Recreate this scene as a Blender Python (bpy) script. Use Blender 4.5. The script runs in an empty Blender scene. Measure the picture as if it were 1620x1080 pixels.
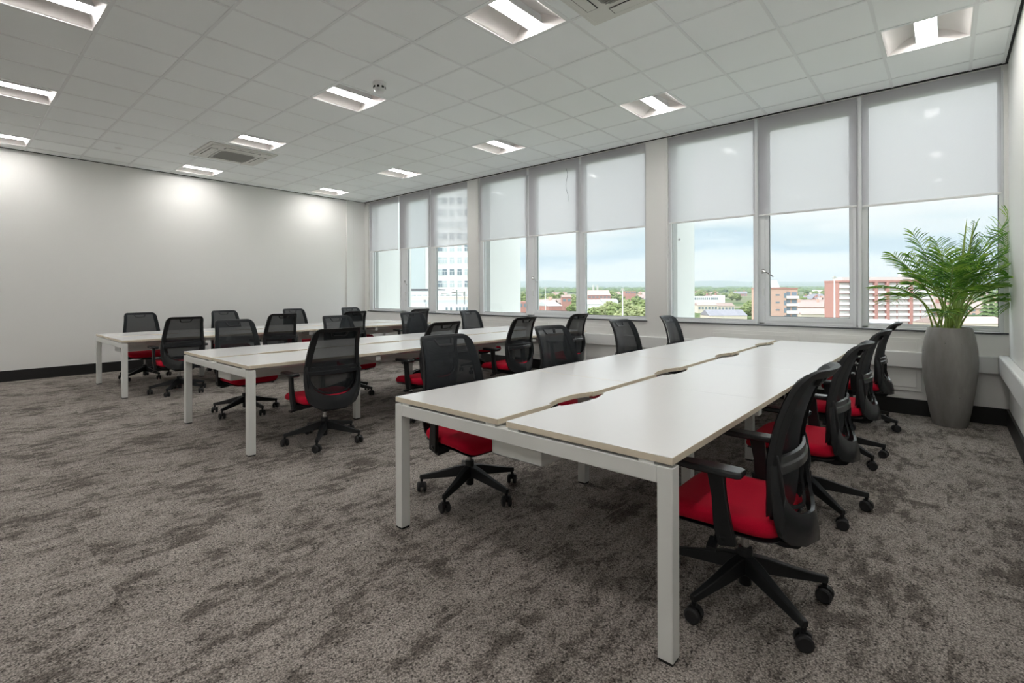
import bpy, bmesh, math, random
from mathutils import Vector, Matrix
random.seed(7)
S = bpy.context.scene
COL = S.collection
PI = math.pi

# ---------------------------------------------------------------- camera
CAMZ, TH, F = 1.3057, 0.7169, 788.48
cd = bpy.data.cameras.new('camera'); cam = bpy.data.objects.new('camera', cd); COL.objects.link(cam)
cd.sensor_width = 36.0; cd.lens = 36.0 * F / 1620.0
cd.shift_y = -(540 - 463.75) / 1620.0
cd.clip_start = 0.05; cd.clip_end = 30000
cam.location = (0, 0, CAMZ)
cam.matrix_world = (Matrix.Translation((0, 0, CAMZ)) @ Matrix.Rotation(TH, 4, 'Z') @ Matrix.Rotation(PI / 2, 4, 'X') @ Matrix.Rotation(-0.0035, 4, 'Z'))
S.camera = cam

# ---------------------------------------------------------------- view
S.view_settings.view_transform = 'Standard'; S.view_settings.look = 'None'
S.view_settings.exposure = 0.92; S.view_settings.gamma = 1.0
S.view_settings.use_curve_mapping = False
SKY = 0.72         # sky radiance near the horizon
ZENITH = 2.95       # an overcast sky is brightest overhead
LAMP = 29.5        # ceiling lamp diffuser radiance

# ---------------------------------------------------------------- world: cloudy sky
W = bpy.data.worlds.new('sky'); S.world = W; W.use_nodes = True
nt = W.node_tree; nt.nodes.clear(); N = nt.nodes; L = nt.links
def nd(t, **k):
    n = N.new(t)
    for a, b in k.items(): setattr(n, a, b)
    return n
tc = nd('ShaderNodeTexCoord'); sep = nd('ShaderNodeSeparateXYZ'); L.new(tc.outputs['Generated'], sep.inputs[0])
mp = nd('ShaderNodeMapping'); mp.inputs['Scale'].default_value = (2.2, 2.2, 13.0); mp.inputs['Location'].default_value = (3.1, 0.4, 0.6)
L.new(tc.outputs['Generated'], mp.inputs[0])
n1 = nd('ShaderNodeTexNoise'); n1.inputs['Scale'].default_value = 1.1; n1.inputs['Detail'].default_value = 7; n1.inputs['Roughness'].default_value = .55
L.new(mp.outputs[0], n1.inputs['Vector'])
def math_(op, a, b=None, c=None):
    m = nd('ShaderNodeMath', operation=op)
    for i, x in enumerate((a, b, c)):
        if x is None: continue
        if isinstance(x, (int, float)): m.inputs[i].default_value = x
        else: L.new(x, m.inputs[i])
    return m.outputs[0]
elev = math_('ADD', sep.outputs['Z'], math_('MULTIPLY', math_('SUBTRACT', n1.outputs['Fac'], .5), .19))
rp = nd('ShaderNodeValToRGB'); L.new(elev, rp.inputs[0])
cr = rp.color_ramp
pts = [(0.0, (.60, .73, .78)), (.012, (.66, .76, .79)), (.034, (.80, .83, .82)), (.052, (.72, .80, .81)), (.066, (.54, .66, .73)), (.080, (.49, .61, .69)), (.096, (.60, .70, .73)), (.12, (.76, .80, .80)), (.15, (.84, .85, .84)), (.6, (.82, .86, .90))]
while len(cr.elements) < len(pts): cr.elements.new(.5)
for e, (p, c) in zip(cr.elements, pts): e.position = p; e.color = (*c, 1)
bg = nd('ShaderNodeBackground'); L.new(rp.outputs[0], bg.inputs[0]); 
zen = nd('ShaderNodeMapRange', interpolation_type='SMOOTHSTEP'); L.new(sep.outputs['Z'], zen.inputs[0])
for i_, v_ in ((1, .2), (2, .5), (3, SKY), (4, SKY * ZENITH)): zen.inputs[i_].default_value = v_
L.new(zen.outputs[0], bg.inputs[1])
sd = bpy.data.lights.new('sun', 'SUN'); sun = bpy.data.objects.new('sun', sd); COL.objects.link(sun)
sd.energy = 1.2; sd.angle = .05; sd.color = (1, .96, .9); sun.rotation_euler = (math.radians(52), 0, math.radians(-28))
wo = nd('ShaderNodeOutputWorld'); L.new(bg.outputs[0], wo.inputs[0])

# ---------------------------------------------------------------- materials
MATS = {}
def mat(name, col, rough=.5, metal=0, spec=.5, build=None):
    m = bpy.data.materials.new(name); m.use_nodes = True; MATS[name] = m
    b = m.node_tree.nodes['Principled BSDF']
    b.inputs['Base Color'].default_value = (*col, 1); b.inputs['Roughness'].default_value = rough
    b.inputs['Metallic'].default_value = metal; b.inputs['Specular IOR Level'].default_value = spec
    if build: build(m.node_tree, b)
    return m
class NB:
    def __init__(s, nt): s.nt = nt
    def n(s, t, ins={}, **k):
        n = s.nt.nodes.new(t)
        for a, b in k.items(): setattr(n, a, b)
        for i, v in ins.items():
            if hasattr(v, 'is_output') or isinstance(v, bpy.types.NodeSocket): s.nt.links.new(v, n.inputs[i])
            else: n.inputs[i].default_value = v
        return n
    def m(s, op, a, b=0.0, c=0.0): return s.n('ShaderNodeMath', {0: a, 1: b, 2: c}, operation=op).outputs[0]
    def mix(s, f, a, b):
        n = s.n('ShaderNodeMix', {0: f, 6: a, 7: b}, data_type='RGBA'); return n.outputs[2]
    def ramp(s, f, pts):
        n = s.n('ShaderNodeValToRGB', {0: f}); r = n.color_ramp
        while len(r.elements) < len(pts): r.elements.new(.5)
        for e, (p, c) in zip(r.elements, pts): e.position = p; e.color = (*c, 1)
        return n.outputs[0]
def bump(nb, b, h, strength=.2, dist=.002):
    n = nb.n('ShaderNodeBump', {'Strength': strength, 'Distance': dist, 'Height': h}); nb.nt.links.new(n.outputs[0], b.inputs['Normal'])
def speck(scale, amt, bstr=.15, bscale=None, bdist=.001):
    """slight colour mottle plus fine bump"""
    def f(nt, b):
        nb = NB(nt); tc = nb.n('ShaderNodeTexCoord').outputs['Object']
        no = nb.n('ShaderNodeTexNoise', {'Vector': tc, 'Scale': scale, 'Detail': 5.0}).outputs['Fac']
        c = Vector(b.inputs['Base Color'].default_value[:3])
        lo = (*[x * (1 - amt) for x in c], 1); hi = (*[min(1, x * (1 + amt)) for x in c], 1)
        nt.links.new(nb.mix(no, lo, hi), b.inputs['Base Color'])
        if bstr:
            fn = nb.n('ShaderNodeTexNoise', {'Vector': tc, 'Scale': bscale or scale * 10, 'Detail': 3.0}).outputs['Fac']
            bump(nb, b, fn, bstr, bdist)
    return f
WALL = mat('wall_paint', (.80, .80, .775), .6, build=speck(1.2, .015, .12, 60, .002))
CEILM = mat('ceiling_tile', (.90, .93, .925), .85, build=speck(2, .01, .25, 260, .0015))
GRID = mat('grid_metal', (.80, .82, .82), .35)
BLACKTRIM = mat('black_skirting', (.006, .006, .006), .45)
SHADOWGAP = mat('dark_gap', (.02, .02, .02), .8)
WHITEPL = mat('white_plastic', (.76, .77, .76), .35, build=speck(3, .01, 0))
ALU = mat('window_metal', (.74, .76, .77), .35)
ALUD = mat('window_gasket', (.07, .075, .08), .5)
DESKTOP = mat('desk_laminate', (.77, .77, .76), .24, build=speck(6, .01, .06, 400, .0005))
DESKEDGE = mat('desk_edge', (.74, .66, .52), .5, build=speck(40, .06, 0))
DESKFR = mat('desk_frame_paint', (.74, .75, .72), .42, build=speck(5, .01, .05, 300, .0005))
BLK = mat('black_plastic', (.011, .012, .013), .42, spec=.35, build=speck(8, .1, .12, 500, .0004))
BLKSM = mat('satin_black_plastic', (.02, .022, .024), .24)
RUB = mat('rubber', (.012, .012, .013), .6)
CHROME = mat('chrome', (.6, .6, .6), .2, metal=1)
WHITEOUT = mat('white_render', (.86, .87, .87), .8, build=speck(.5, .03, 0))

def f_red(nt, b):
    nb = NB(nt); tc = nb.n('ShaderNodeTexCoord').outputs['Object']
    no = nb.n('ShaderNodeTexNoise', {'Vector': tc, 'Scale': 300.0, 'Detail': 2.0}).outputs['Fac']
    big = nb.n('ShaderNodeTexNoise', {'Vector': tc, 'Scale': 6.0, 'Detail': 3.0}).outputs['Fac']
    c = nb.mix(no, (.42, .0, .018, 1), (.66, .003, .035, 1)); c = nb.mix(nb.m('MULTIPLY', big, .3), c, (.48, .0, .02, 1))
    nt.links.new(c, b.inputs['Base Color']); bump(nb, b, no, .3, .001)
    b.inputs['Sheen Weight'].default_value = .15; b.inputs['Sheen Tint'].default_value = (1, .3, .3, 1)
RED = mat('red_fabric', (.5, .0, .02), .9, spec=.2, build=f_red)

def meshmat():
    m = bpy.data.materials.new('chair_mesh'); m.use_nodes = True; nt = m.node_tree
    b = nt.nodes['Principled BSDF']; out = nt.nodes['Material Output']
    b.inputs['Base Color'].default_value = (.014, .0175, .0205, 1); b.inputs['Roughness'].default_value = .6; b.inputs['Specular IOR Level'].default_value = .2
    nb = NB(nt); tc = nb.n('ShaderNodeTexCoord').outputs['Object']
    w = nb.n('ShaderNodeTexWave', {'Vector': tc, 'Scale': 60.0, 'Distortion': 1.0}, bands_direction='Z').outputs['Fac']
    f = nb.m('MULTIPLY_ADD', w, .05, .085)
    tr = nb.n('ShaderNodeBsdfTransparent')
    mx = nb.n('ShaderNodeMixShader', {0: f, 1: b.outputs[0], 2: tr.outputs[0]})
    nt.links.new(mx.outputs[0], out.inputs[0]); return m
MESH = meshmat()

def glassmat():
    m = bpy.data.materials.new('window_glass'); m.use_nodes = True; nt = m.node_tree; nt.nodes.clear(); nb = NB(nt)
    tr = nb.n('ShaderNodeBsdfTransparent', {0: (.95, .97, .97, 1)}); gl = nb.n('ShaderNodeBsdfGlossy', {'Roughness': .02})
    fc = nb.n('ShaderNodeLayerWeight', {0: .5}).outputs['Facing']
    fr = nb.m('MULTIPLY_ADD', nb.m('POWER', fc, 5.0), .35, .03)
    mx = nb.n('ShaderNodeMixShader', {0: fr, 1: tr.outputs[0], 2: gl.outputs[0]})
    o = nb.n('ShaderNodeOutputMaterial', {0: mx.outputs[0]}); return m
GLASS = glassmat()

def blindmat():
    m = bpy.data.materials.new('blind_fabric'); m.use_nodes = True; nt = m.node_tree; nt.nodes.clear(); nb = NB(nt)
    tc = nb.n('ShaderNodeTexCoord').outputs['Object']
    mpx = nb.n('ShaderNodeMapping', {'Vector': tc, 'Scale': (300., 1., 60.)}).outputs[0]
    mpz = nb.n('ShaderNodeMapping', {'Vector': tc, 'Scale': (60., 1., 300.)}).outputs[0]
    a = nb.n('ShaderNodeTexNoise', {'Vector': mpx, 'Scale': 1.0, 'Detail': 2.0}).outputs['Fac']
    c = nb.n('ShaderNodeTexNoise', {'Vector': mpz, 'Scale': 1.0, 'Detail': 2.0}).outputs['Fac']
    w = nb.m('ADD', a, c)
    colr = nb.mix(nb.m('MULTIPLY', w, .5), (.60, .59, .62, 1), (.755, .745, .78, 1))
    tl = nb.n('ShaderNodeBsdfTranslucent', {0: colr}); df = nb.n('ShaderNodeBsdfDiffuse', {0: colr})
    m1 = nb.n('ShaderNodeMixShader', {0: .50, 1: df.outputs[0], 2: tl.outputs[0]})
    tr = nb.n('ShaderNodeBsdfTransparent')
    m2 = nb.n('ShaderNodeMixShader', {0: nb.m('MULTIPLY_ADD', w, .12, .14), 1: m1.outputs[0], 2: tr.outputs[0]})
    nb.n('ShaderNodeOutputMaterial', {0: m2.outputs[0]}); return m
BLIND = blindmat()

def emis(name, col, s):
    m = bpy.data.materials.new(name); m.use_nodes = True; nt = m.node_tree; nt.nodes.clear(); nb = NB(nt)
    e = nb.n('ShaderNodeEmission', {0: (*col, 1), 1: s}); nb.n('ShaderNodeOutputMaterial', {0: e.outputs[0]}); return m
LAMPM = emis('lamp_diffuser', (1.0, .965, .945), LAMP)
REFL = mat('lamp_reflector', (.80, .765, .74), .5)

def f_carpet(nt, b):
    nb = NB(nt); geo = nb.n('ShaderNodeTexCoord').outputs['Object']
    tile = nb.n('ShaderNodeVectorMath', {0: geo, 1: (2., 2., 0.)}, operation='MULTIPLY').outputs[0]
    fl = nb.n('ShaderNodeVectorMath', {0: tile}, operation='FLOOR').outputs[0]
    wn = nb.n('ShaderNodeTexWhiteNoise', {'Vector': fl}, noise_dimensions='3D')
    off = nb.n('ShaderNodeVectorMath', {0: wn.outputs['Color'], 1: (.25, .25, 0)}, operation='MULTIPLY').outputs[0]
    pos = nb.n('ShaderNodeVectorMath', {0: geo, 1: off}, operation='ADD').outputs[0]
    mp1 = nb.n('ShaderNodeMapping', {'Vector': pos, 'Scale': (2.3, 1.5, 1)}).outputs[0]
    mp2 = nb.n('ShaderNodeMapping', {'Vector': pos, 'Scale': (14.5, 6., 1)}).outputs[0]
    mp3 = nb.n('ShaderNodeMapping', {'Vector': geo, 'Scale': (95., 60., 1)}).outputs[0]
    big = nb.n('ShaderNodeTexNoise', {'Vector': mp1, 'Scale': 1.3, 'Detail': 3.0, 'Roughness': .6}).outputs['Fac']
    mid = nb.n('ShaderNodeTexNoise', {'Vector': mp2, 'Scale': 1.0, 'Detail': 6.0, 'Roughness': .68}).outputs['Fac']
    fine = nb.n('ShaderNodeTexNoise', {'Vector': mp3, 'Scale': 1.0, 'Detail': 3.0, 'Roughness': .7}).outputs['Fac']
    s = nb.m('ADD', nb.m('MULTIPLY', big, 1.05), nb.m('ADD', nb.m('MULTIPLY', mid, 1.40), nb.m('MULTIPLY', fine, .50)))
    s = nb.m('MULTIPLY_ADD', wn.outputs['Value'], .05, s)
    s = nb.m('MULTIPLY', s, .3378)
    base = nb.ramp(s, [(.39, (.125, .109, .095)), (.462, (.165, .146, .129)), (.49, (.285, .256, .230)), (.60, (.385, .348, .316))])
    vo = nb.n('ShaderNodeTexVoronoi', {'Vector': geo, 'Scale': 150.0}, feature='F1').outputs['Distance']
    k = nb.m('MULTIPLY_ADD', vo, -1.5, 1.62)
    fk = nb.m('MULTIPLY', k, nb.m('MULTIPLY_ADD', fine, 1.0, .5))
    kk = nb.n('ShaderNodeCombineColor', {0: fk, 1: fk, 2: fk}).outputs[0]
    mul = nb.n('ShaderNodeMix', {0: 1.0, 6: base, 7: kk}, data_type='RGBA', blend_type='MULTIPLY').outputs[2]
    nt.links.new(mul, b.inputs['Base Color'])
    bump(nb, b, nb.m('ADD', nb.m('MULTIPLY', vo, -1.0), nb.m('MULTIPLY', fine, .8)), .5, .004)
CARPET = mat('carpet', (.3, .28, .26), .95, spec=.1, build=f_carpet)

def f_pot(nt, b):
    nb = NB(nt); tc = nb.n('ShaderNodeTexCoord').outputs['Object']
    mpz = nb.n('ShaderNodeMapping', {'Vector': tc, 'Scale': (7., 7., 1.6)}).outputs[0]
    a = nb.n('ShaderNodeTexNoise', {'Vector': mpz, 'Scale': 1.0, 'Detail': 6.0, 'Roughness': .6}).outputs['Fac']
    v = nb.n('ShaderNodeTexVoronoi', {'Vector': tc, 'Scale': 14.0}).outputs['Distance']
    hole = nb.m('LESS_THAN', v, .055)
    c = nb.ramp(a, [(.3, (.19, .182, .168)), (.55, (.27, .26, .245)), (.75, (.35, .335, .315))])
    c = nb.mix(hole, c, (.05, .048, .045, 1))
    nt.links.new(c, b.inputs['Base Color']); bump(nb, b, nb.m('SUBTRACT', a, nb.m('MULTIPLY', hole, .6)), .25, .006)
POT = mat('concrete', (.2, .19, .18), .62, build=f_pot)
SOIL = mat('soil', (.05, .035, .025), .95, build=speck(60, .4, .6, 90, .01))
def f_leaf(nt, b):
    nb = NB(nt); tc = nb.n('ShaderNodeTexCoord').outputs['Object']
    a = nb.n('ShaderNodeTexNoise', {'Vector': tc, 'Scale': 9.0, 'Detail': 3.0}).outputs['Fac']
    c = nb.ramp(a, [(.3, (.045, .14, .02)), (.5, (.13, .31, .035)), (.64, (.34, .52, .07))])
    nt.links.new(c, b.inputs['Base Color'])
    tl = nb.n('ShaderNodeBsdfTranslucent', {0: c}); out = nt.nodes['Material Output']
    mx = nb.n('ShaderNodeMixShader', {0: .35, 1: b.outputs[0], 2: tl.outputs[0]}); nt.links.new(mx.outputs[0], out.inputs[0])
LEAF = mat('palm_leaf', (.06, .18, .03), .45, build=f_leaf)
STEM = mat('palm_stem', (.30, .42, .09), .45, build=speck(12, .3, 0))

# ---------------------------------------------------------------- mesh builder
class MB:
    def __init__(s): s.v = []; s.f = []; s.mi = []; s.cur = 0
    def add(s, vs, fs, mi=None):
        o = len(s.v); s.v += [tuple(p) for p in vs]; s.f += [tuple(i + o for i in f) for f in fs]
        s.mi += [s.cur if mi is None else mi] * len(fs); return s
    def box(s, x0, x1, y0, y1, z0, z1, mi=None):
        vs = [(x, y, z) for z in (z0, z1) for y in (y0, y1) for x in (x0, x1)]
        return s.add(vs, [(0, 2, 3, 1), (4, 5, 7, 6), (0, 1, 5, 4), (2, 6, 7, 3), (0, 4, 6, 2), (1, 3, 7, 5)], mi)
    def prism(s, poly, z0, z1, top=None, side=None):
        n = len(poly); vs = [(x, y, z0) for x, y in poly] + [(x, y, z1) for x, y in poly]
        s.add(vs, [tuple(reversed(range(n))), tuple(range(n, 2 * n))], top)
        return s.add(vs, [(i, (i + 1) % n, n + (i + 1) % n, n + i) for i in range(n)], side)
    def sweep(s, path, sec, closed=False, up=(0, 0, 1), mi=None):
        """path: points; sec(i)-> list of (a,b) offsets along side and up axes"""
        n = len(path); P = [Vector(p) for p in path]; rings = []
        for i in range(n):
            a = P[(i - 1) % n] if (closed or i > 0) else P[i]; b = P[(i + 1) % n] if (closed or i < n - 1) else P[i]
            t = (b - a).normalized(); sd = t.cross(Vector(up))
            if sd.length < 1e-4: sd = Vector((1, 0, 0))
            sd.normalize(); u = sd.cross(t).normalized()
            rings.append([P[i] + sd * x + u * y for x, y in (sec(i) if callable(sec) else sec)])
        k = len(rings[0]); vs = [q for r in rings for q in r]; fs = []
        for i in range(n if closed else n - 1):
            j = (i + 1) % n
            for m in range(k): fs.append((i * k + m, i * k + (m + 1) % k, j * k + (m + 1) % k, j * k + m))
        if not closed: fs += [tuple(reversed(range(k))), tuple((n - 1) * k + m for m in range(k))]
        return s.add(vs, fs, mi)
    def tube(s, path, r, k=8, up=(0, 0, 1), mi=None, closed=False):
        rr = r if callable(r) else (lambda i: r)
        return s.sweep(path, lambda i: [(rr(i) * math.cos(2 * PI * m / k), rr(i) * math.sin(2 * PI * m / k)) for m in range(k)], closed, up, mi)
    def lathe(s, prof, c=(0, 0), k=32, mi=None, caps=True):
        n = len(prof); vs = [(c[0] + r * math.cos(2 * PI * m / k), c[1] + r * math.sin(2 * PI * m / k), z) for r, z in prof for m in range(k)]
        fs = [(i * k + m, i * k + (m + 1) % k, (i + 1) * k + (m + 1) % k, (i + 1) * k + m) for i in range(n - 1) for m in range(k)]
        if caps: fs += [tuple(reversed(range(k))), tuple((n - 1) * k + m for m in range(k))]
        return s.add(vs, fs, mi)
    def grid(s, fn, nu, nv, mi=None, closeu=False):
        vs = [fn(i / nu, j / nv) for j in range(nv + 1) for i in range(nu + 1)]
        return s.add(vs, [(j * (nu + 1) + i, j * (nu + 1) + i + 1, (j + 1) * (nu + 1) + i + 1, (j + 1) * (nu + 1) + i) for j in range(nv) for i in range(nu)], mi)
    def xf(s, M): s.v = [tuple(M @ Vector(p)) for p in s.v]; return s
    def build(s, name, mats, parent=None, smooth=False, bevel=0, seg=2, solid=0, loc=None, sub=0, ang=35):
        me = bpy.data.meshes.new(name); me.from_pydata(s.v, [], s.f)
        mats = mats if isinstance(mats, (list, tuple)) else [mats]
        for m in mats: me.materials.append(m)
        if len(mats) > 1:
            for p, i in zip(me.polygons, s.mi): p.material_index = i
        bm = bmesh.new(); bm.from_mesh(me); bmesh.ops.remove_doubles(bm, verts=bm.verts, dist=1e-5)
        bmesh.ops.recalc_face_normals(bm, faces=bm.faces); bm.to_mesh(me); bm.free()
        o = bpy.data.objects.new(name, me); COL.objects.link(o)
        if parent: o.parent = parent
        if loc: o.location = loc
        if smooth or bevel or sub:
            me.polygons.foreach_set('use_smooth', [True] * len(me.polygons))
            me.set_sharp_from_angle(angle=math.radians(ang))
        if solid: m = o.modifiers.new('solid', 'SOLIDIFY'); m.thickness = solid; m.offset = 0
        if bevel: m = o.modifiers.new('bevel', 'BEVEL'); m.width = bevel; m.segments = seg; m.limit_method = 'ANGLE'; m.harden_normals = False
        if sub: m = o.modifiers.new('sub', 'SUBSURF'); m.levels = sub; m.render_levels = sub
        return o
def tag(o, label=None, cat=None, group=None, kind=None):
    if label: o['label'] = label
    if cat: o['category'] = cat
    if group: o['group'] = group
    if kind: o['kind'] = kind
    return o
def empty(name, loc=(0, 0, 0), rz=0):
    o = bpy.data.objects.new(name, None); COL.objects.link(o); o.location = loc; o.rotation_euler = (0, 0, rz); o.empty_display_size = .2; return o
def copy_tree(o, parent=None):
    c = o.copy(); COL.objects.link(c)
    if parent: c.parent = parent
    for ch in o.children: copy_tree(ch, c)
    return c
def struct(o): o['kind'] = 'structure'; return o
def rect(w, h): return [(-w / 2, -h / 2), (w / 2, -h / 2), (w / 2, h / 2), (-w / 2, h / 2)]

# ---------------------------------------------------------------- the room
XL, XR, YW, YB, H = -10.69, .457, 6.80, -3.2, 3.523
struct(MB().box(XL - .2, XR + .2, YB - .2, YW, -.15, 0).build('floor', CARPET))
struct(MB().box(XL - .2, XL, YB - .2, YW + .25, -.15, H + .15).build('wall_left', WALL))
struct(MB().box(XR, XR + .2, YB - .2, YW + .25, -.15, H + .15).build('wall_right', WALL))
struct(MB().box(XL, XR, YB - .2, YB, -.15, H + .15).build('wall_back', WALL))
BAYS = [(-10.52, -7.07), (-6.775, -3.312), (-2.985, .425)]
wb = MB()
wb.box(XL, XR, YW, YW + .2, -.15, .895)                     # below the windows
wb.box(XL, XR, YW + .02, YW + .2, 3.46, H + .15)            # lintel
wb.box(XL, BAYS[0][0], YW, YW + .2, .895, 3.46); wb.box(BAYS[2][1], XR, YW, YW + .2, .895, 3.46)
struct(wb.build('wall_window', WALL))
for n, (a, b) in enumerate(((BAYS[0][1], BAYS[1][0]), (BAYS[1][1], BAYS[2][0]))):
    p = MB().box(a, b, YW - .015, YW + .2, .0, 3.51)
    p.box(b - .035, b - .025, YW - .022, YW - .015, .9, 3.51)
    struct(p.build('wall_pillar', WALL, bevel=.004))
# ceiling with openings for the recessed lamps
gx = lambda k: .185 - .6225 * k
gy = lambda j: 5.885 - .6275 * j
LIGHTS = [(k, j) for j in (0, 4, 8, 12) for k in (0, 4, 8, 12, 16)]  # last row is unseen, added behind the camera as fill light
cm = MB()
xs = [XR - .03] + [gx(k) for k in range(0, 18)] + [XL]
ys = [YW + .02, gy(-1)] + [gy(j) for j in range(0, 15)] + [YB]
for i in range(len(xs) - 1):
    for j in range(len(ys) - 1):
        k, jj = i - 1, j - 2
        if (k, jj) in LIGHTS: continue
        x1, x0, y1, y0 = xs[i], xs[i + 1], ys[j], ys[j + 1]
        cm.box(x0 + .0005, x1 - .0005, y0 + .0005, y1 - .0005, H, H + .02)
struct(cm.build('ceiling', CEILM))
struct(MB().box(XL - .1, XR + .1, YB - .1, YW + .1, H + .17, H + .2).build('ceiling_slab', SHADOWGAP))
gm = MB()
for x in xs[1:-1]: gm.box(x - .0125, x + .0125, YB, YW, H - .005, H)
for y in ys[1:-1]: gm.box(XL, XR - .03, y - .0125, y + .0125, H - .0045, H)
gm.box(XR - .045, XR - .022, YB, YW, H - .006, H + .02)
struct(gm.build('trim_1', GRID))
t = MB(); t.box(XR - .022, XR - .001, YB, YW, H - .002, H + .03); t.box(XL, XR, YW - .018, YW, H - .012, H); t.box(XL, XL + .012, YB, YW, H - .01, H)
struct(t.build('trim_gap_shade', SHADOWGAP))  # black strips stand in for shade in the gap round the ceiling edge
# skirting
SK = .165
struct(MB().box(XL, XL + .018, YB, YW, 0, SK).build('baseboard_left', BLACKTRIM, bevel=.003))
struct(MB().box(XL, XR, YW - .018, YW, 0, SK).build('baseboard_window', BLACKTRIM, bevel=.003))
struct(MB().box(XR - .02, XR, YB, YW, 0, SK).build('baseboard_right', BLACKTRIM, bevel=.003))
struct(MB().box(XL, XR, YB, YB + .018, 0, SK).build('baseboard_back', BLACKTRIM, bevel=.003))
# boxed corner strip on the left wall
t = MB(); t.box(XL, XL + .045, 6.30, 6.335, SK, H - .01); t.box(XL, XL + .03, 6.335, 6.49, SK, H - .01)
struct(t.build('trim_3', WALL, bevel=.004))
# dado trunking: window wall and right wall
def trunk(x0, x1, y0, y1, z0, z1, axis):
    b = MB(); d = .012
    b.box(x0, x1, y0, y1, z0, z1)
    return b
struct(trunk(-10.67, XR - .075, YW - .06, YW, .50, .672, 'x').build('trim_4', WHITEPL, bevel=.012, seg=3))
struct(trunk(XR - .075, XR, YB + .05, YW - .0, .50, .685, 'y').build('trim_5', WHITEPL, bevel=.016, seg=3))
t = MB(); t.box(XR - .095, XR - .088, YW - .063, YW, .5, .675)
# flat access panels on the wall below the sill
for x0, x1 in ((-2.39, -1.34), (-1.20, -.20), (-6.6, -5.1), (-5.0, -3.5)):
    p = MB(); p.box(x0, x1, YW - .012, YW, .25, .815); p.box(x0 + .04, x1 - .04, YW - .017, YW - .012, .29, .775)
    struct(p.build('trim_6', WALL, bevel=.003))
# sill strips, coloured dark to include the thin shadow gap at the sill
for a, b in BAYS:
    s_ = MB(); s_.box(a - .02, b + .02 if b < 0 else XR - .002, YW - .02, YW + .02, .885, .903)
    struct(s_.build('trim_7', ALUD, bevel=.002))

# ---------------------------------------------------------------- windows
MULL = [((-9.305, -9.095), (-8.30, -8.085)), ((-5.62, -5.436), (-4.54, -4.394)), ((-1.857, -1.723), (-.804, -.662))]
GL = [(-10.385, None), (-6.68, None), (-2.945, None)]
for n, ((a, b), (m1, m2), gl) in enumerate(zip(BAYS, MULL, (-10.385, -6.68, -2.945))):
    w = empty('window_%d' % (n + 1), ((a + b) / 2, YW + .03, .903)); struct(w)
    ox, oy, oz = (a + b) / 2, YW + .03, .903
    zt, zb = 3.46, .903
    f = MB(); gr = b - .035
    def bx(x0, x1, y0, y1, z0, z1, m=f, mi=0): m.box(x0 - ox, x1 - ox, y0 - oy, y1 - oy, z0 - oz, z1 - oz, mi)
    y0, y1 = YW + .025, YW + .105
    bx(a, gl, y0, y1, zb, zt); bx(gr, b, y0, y1, zb, zt)
    bx(gl, gr, y0 + .02, y1, zb, zb + .05); bx(gl, gr, y0 + .01, y1, zb, zb + .022)
    bx(gl, gr, y0, y1, 3.385, zt)
    for (p, q) in (m1, m2): bx(p, q, y0 + .01, y1, zb, zt)
    for (p, q) in (m1, m2): bx(p, p + .035, y0 - .005, y1, zb, zt)
    f.build('window_frame', ALU, w, bevel=.003)
    # opening sash in the middle light
    s_ = MB(); p, q = m1[1], m2[0]
    bx(p, p + .045, y0 + .015, y1 + .01, zb + .045, 3.39, s_); bx(q - .03, q, y0 + .015, y1 + .01, zb + .045, 3.39, s_)
    bx(p + .045, q - .03, y0 + .015, y1 + .01, zb + .045, zb + .10, s_); bx(p + .045, q - .03, y0 + .015, y1 + .01, 3.34, 3.39, s_)
    s_.build('sash', ALU, w, bevel=.003)
    g = MB()
    for x0, x1, zz in ((gl, m1[0], .05), (p + .045, q - .03, .10), (m2[1], gr, .05)):
        e = .006
        bx(x0, x0 + e, YW + .066, YW + .073, zb + zz, 3.385, g); bx(x1 - e, x1, YW + .066, YW + .073, zb + zz, 3.385, g)
        bx(x0, x1, YW + .066, YW + .073, zb + zz, zb + zz + e, g)
    g.build('gasket', ALUD, w)
    for x0, x1, zz in ((gl + .002, m1[0] - .002, .05), (p + .047, q - .032, .10), (m2[1] + .002, gr - .002, .05)):
        pn = MB(); bx(x0, x1, YW + .075, YW + .079, zb + zz + .002, 3.383, pn)
        pn.build('window_pane', GLASS, w)
    mk = MB(); mk.tube([(gl + .10 - ox, YW + .070 - oy, 2.06 - oz), (gl + .10 - ox, YW + .0745 - oy, 2.06 - oz)], .016, 10); mk.build('glass_mark', ALU, w)
    h = MB(); hx = p - .02
    bx(hx - .012, hx + .012, y0 - .02, y0 + .012, 1.545, 1.60, h)
    h.tube([(hx - ox, y0 - .025 - oy, 1.58 - oz), (hx + .05 - ox, y0 - .045 - oy, 1.56 - oz), (hx + .13 - ox, y0 - .05 - oy, 1.50 - oz)], .008, 6)
    h.build('handle', CHROME, w, smooth=True)
    h = MB(); bx(hx - .012, hx + .006, y0 - .012, y0 + .012, 1.26, 1.35, h); bx(hx - .01, hx + .004, y0 - .006, y0 + .012, 1.14, 1.17, h)
    h.build('lock', WHITEPL, w, bevel=.003)
    # silver posts between the blinds
    ps = MB()
    for px in ({0: (), 1: (), 2: (-1.812, -.732)}[n]): bx(px - .016, px + .016, YW - .012, y0 + .01, zb, 3.50, ps)
    if ps.v: ps.build('blind_post', ALU, w, bevel=.002)

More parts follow.
